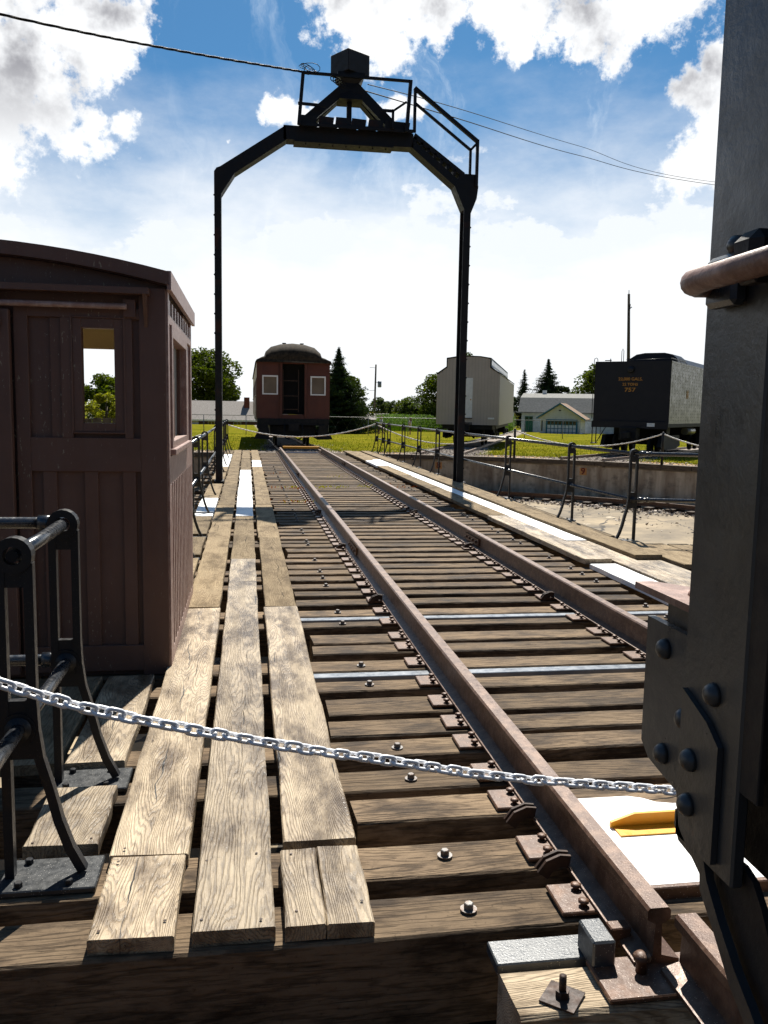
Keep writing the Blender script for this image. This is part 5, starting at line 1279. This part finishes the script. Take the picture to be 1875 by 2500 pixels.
# corn
m = MB()
for _ in range(3400):
    t = random.random(); y = random.uniform(92, 118); x = y*random.uniform(.15, .315); zb = gz(y-17)
    h = random.uniform(1.55, 2.0)
    m.add([(x-.015, y, zb), (x+.015, y, zb), (x, y, zb+h)], [(0, 1, 2)])
    for k in range(5):
        a = random.uniform(0, 6.28); z = zb+h*(.25+.15*k); Lf = random.uniform(.35, .6); c, d = math.cos(a), math.sin(a)
        m.add([(x, y, z), (x+c*Lf*.5-d*.04, y+d*Lf*.5+c*.04, z+.22), (x+c*Lf, y+d*Lf, z+.05), (x+c*Lf*.5+d*.04, y+d*Lf*.5-c*.04, z+.2)], [(0, 1, 2, 3)])
tag(m.build('corn_field', 'leaf_corn'), 'bright green standing corn beyond the fence', kind='stuff')
m = MB()
for _ in range(26000):
    a = R(random.uniform(-32, 58)); r = 16.2+random.random()**1.6*34; x, y = CX+r*math.sin(a), CY+r*math.cos(a); skip = False
    for th in (0, 20, 40):
        px = (x-CX)*math.cos(R(th))-(y-CY)*math.sin(R(th))
        if abs(px) < (1.2 if r < 24 else .9): skip = True
    if skip: continue
    z = gz(r); h = random.uniform(.03, .085); w = random.uniform(.01, .03); c = random.uniform(0, 6.28)
    m.add([(x-w*math.cos(c), y-w*math.sin(c), z-.01), (x+w*math.cos(c), y+w*math.sin(c), z-.01), (x+random.gauss(0, .03), y+random.gauss(0, .03), z+h)], [(0, 1, 2)])
tag(m.build('lawn_grass', 'leaf_grass'), 'short mown grass round the pit', kind='stuff')

# ------------------------------------------------------------------ poles, fence, people
up = thing('utility_pole', 'thin utility pole with a transformer can behind the low pale house', 'pole', (19.0, 130, -1.2))
MB().tube([(19.0, 130, -1.4), (19.15, 130, 8.4)], [.17, .12], 8).build('shaft', 'pole_wood', up)
MB().lathe([(.26, 5.0), (.3, 5.1), (.3, 5.85), (.2, 5.95)], (19.75, 130, 0), 10).build('transformer', 'steel_channel', up)
m = MB(); m.bar((19.1, 130, 5.75), (19.6, 130, 5.75), .08); m.bar((18.2, 130, 7.95), (19.1, 130, 7.9), .05); m.bar((18.2, 130, 4.5), (19.1, 130, 4.55), .05); m.build('crossarm', 'pole_wood', up)
tp = thing('tall_pole', 'bare tall wooden pole rising behind the black tender', 'pole', (34.3, 75, -.6))
MB().tube([(34.3, 75, -.7), (34.28, 75, 6.5), (34.0, 75, 12.4)], [.17, .15, .115], 10).build('shaft', 'pole_wood', tp)
m = MB(); m.tube([(34.0, 75, 12.4), (34.0, 75, 12.75)], .03, 6); m.build('lightning_spike', 'black_rail', tp)
m = MB(); m.bar((34.0, 74.9, 11.0), (34.3, 74.9, 11.25), .07); m.bar((34.1, 74.9, 10.7), (34.15, 74.9, 11.5), .05); m.build('bracket', 'black_rail', tp)
fe = thing('chain_link_fence', 'chain link fence with thin posts across the far edge of the lawn', 'fence', (15, 66, -.5))
fx = [-28+k*3.1 for k in range(29)]
pm = MB().lathe([(.03, -.1), (.03, 1.65)], n=6).mesh('fence_post', 'fence_wire')
for x in fx: link(pm, 'fence_post', fe, (x-15, (66-(.18*abs(x-10)*.2))-66, -.1))
m = MB(); m.tube([(-28, 66, 1.02), (15, 66, 1.02), (60, 66, .98)], .022, 5); m.build('top_rail', 'fence_wire', fe)
m = MB()
for x in range(-280, 600, 9):
    xx = x/10.; m.bar((xx, 66.05, -.55), (xx+.9, 66.05, 1.0), .006); m.bar((xx+.9, 66.06, -.55), (xx, 66.06, 1.0), .006)
tag(m.build('wire_mesh', 'fence_wire', fe), kind='stuff')
hd = thing('left_fence', 'grey board fence seen low through the cab window', 'fence', (-8, 40, -.1))
for k in range(16): MB().box(-11+k*.42, -10.62+k*.42, 40, 40.04, -.3, 1.02+random.uniform(-.03, .03)).build('board', 'pole_wood', hd)

def person(name_label, x, y, zb, h, joints, edges, radii, rz, cloth):
    o = thing('person', name_label, 'person', (x, y, zb), rz)
    me = bpy.data.meshes.new('body'); me.from_pydata([(a*h, b*h, c*h) for a, b, c in joints], edges, [])
    ob = bpy.data.objects.new('body', me); COL.objects.link(ob)
    sk = ob.modifiers.new('skin', 'SKIN'); ob.modifiers.new('sub', 'SUBSURF').levels = 1
    for i, r in enumerate(radii): me.skin_vertices[0].data[i].radius = (r*h, r*h)
    me.skin_vertices[0].data[0].use_root = True
    bpy.context.view_layer.update()
    dg = bpy.context.evaluated_depsgraph_get(); m2 = bpy.data.meshes.new_from_object(ob.evaluated_get(dg)); m2.name = 'body'
    bpy.data.objects.remove(ob)
    m2.materials.clear(); m2.materials.append(MATS['skin'])
    for p in m2.polygons: p.use_smooth = True
    b = bpy.data.objects.new('body', m2); COL.objects.link(b); b.parent = o
    for (nm, mt, prof, c) in cloth:
        q = MB(); n = 12; vs, fs = [], []
        for (z, rx_, ry_, cx, cy) in prof:
            for k in range(n): t = 2*math.pi*k/n; vs.append(((cx+rx_*math.cos(t))*h, (cy+ry_*math.sin(t))*h, z*h))
        for i in range(len(prof)-1):
            for k in range(n): fs.append((i*n+k, i*n+(k+1) % n, (i+1)*n+(k+1) % n, (i+1)*n+k))
        fs += [tuple(range(n-1, -1, -1)), tuple((len(prof)-1)*n+k for k in range(n))]
        q.add(vs, fs, True); q.build(nm, mt, o, local=True)
    return o
J = [(0, 0, .52), (0, 0, .62), (0, 0, .74), (0, 0, .82), (0, 0, .86), (0, .01, .905), (0, .012, .955),
     (.05, .0, .50), (.06, .09, .28), (.055, .06, .04), (.055, .12, .015), (-.05, 0, .50), (-.06, -.06, .28), (-.055, -.16, .07), (-.055, -.11, .02),
     (.10, 0, .80), (.125, -.02, .66), (.09, .10, .58), (.06, .15, .58), (-.10, 0, .80), (-.125, .0, .66), (-.09, .10, .57), (-.06, .14, .58)]
Eg = [(0, 1), (1, 2), (2, 3), (3, 4), (4, 5), (5, 6), (0, 7), (7, 8), (8, 9), (9, 10), (0, 11), (11, 12), (12, 13), (13, 14), (2, 15), (15, 16), (16, 17), (17, 18), (2, 19), (19, 20), (20, 21), (21, 22)]
Rd = [.075, .07, .08, .05, .032, .048, .044, .052, .034, .022, .018, .052, .034, .022, .018, .034, .025, .018, .016, .034, .025, .018, .016]
shirt = [(.50, .095, .075, 0, 0), (.60, .09, .07, 0, 0), (.72, .11, .08, 0, 0), (.79, .115, .07, 0, 0), (.825, .06, .05, 0, 0)]
slv = lambda s: [(.66, .036, .036, s*.125, -.01), (.74, .042, .042, s*.118, -.005), (.81, .036, .04, s*.095, 0)]
shl = lambda s, dy: [(.30, .05, .05, s*.058, dy), (.42, .055, .06, s*.055, dy*.5), (.52, .05, .07, s*.045, 0)]
person('man walking in a white shirt and grey shorts by the far fence', 11.45, 74, -.64, 1.72, J, Eg, Rd, R(100),
       [('shirt', 'shirt_white', shirt, 0), ('sleeve', 'shirt_white', slv(1), 0), ('sleeve', 'shirt_white', slv(-1), 0), ('shorts', 'shorts_grey', shl(1, .08), 0), ('shorts', 'shorts_grey', shl(-1, -.05), 0),
        ('hair', 'hair_red', [(.93, .045, .045, 0, -.02), (.97, .05, .055, 0, -.005), (1.0, .03, .035, 0, 0)], 0)])
J2 = list(J); J2[8] = (.05, .01, .28); J2[9] = (.05, 0, .04); J2[10] = (.05, .06, .015); J2[12] = (-.05, -.01, .28); J2[13] = (-.05, -.02, .04); J2[14] = (-.05, .04, .015)
J2[17] = (.07, .10, .72); J2[18] = (.04, .12, .82)
person('woman with long hair in a pale top and dark shorts by the far fence', 14.0, 74, -.62, 1.62, J2, Eg, Rd, R(80),
       [('top', 'shirt_white', shirt, 0), ('shorts', 'shorts_dark', shl(1, 0), 0), ('shorts', 'shorts_dark', shl(-1, 0), 0),
        ('hair', 'hair_brown', [(.78, .05, .03, 0, -.06), (.86, .06, .045, 0, -.035), (.93, .055, .055, 0, -.02), (.97, .055, .06, 0, -.005), (1.01, .03, .035, 0, 0)], 0)])

# ------------------------------------------------------------------ render settings
S.render.engine = 'CYCLES'
S.cycles.max_bounces = 6; S.cycles.diffuse_bounces = 3; S.cycles.glossy_bounces = 3
S.cycles.use_denoising = True
S.render.film_transparent = False
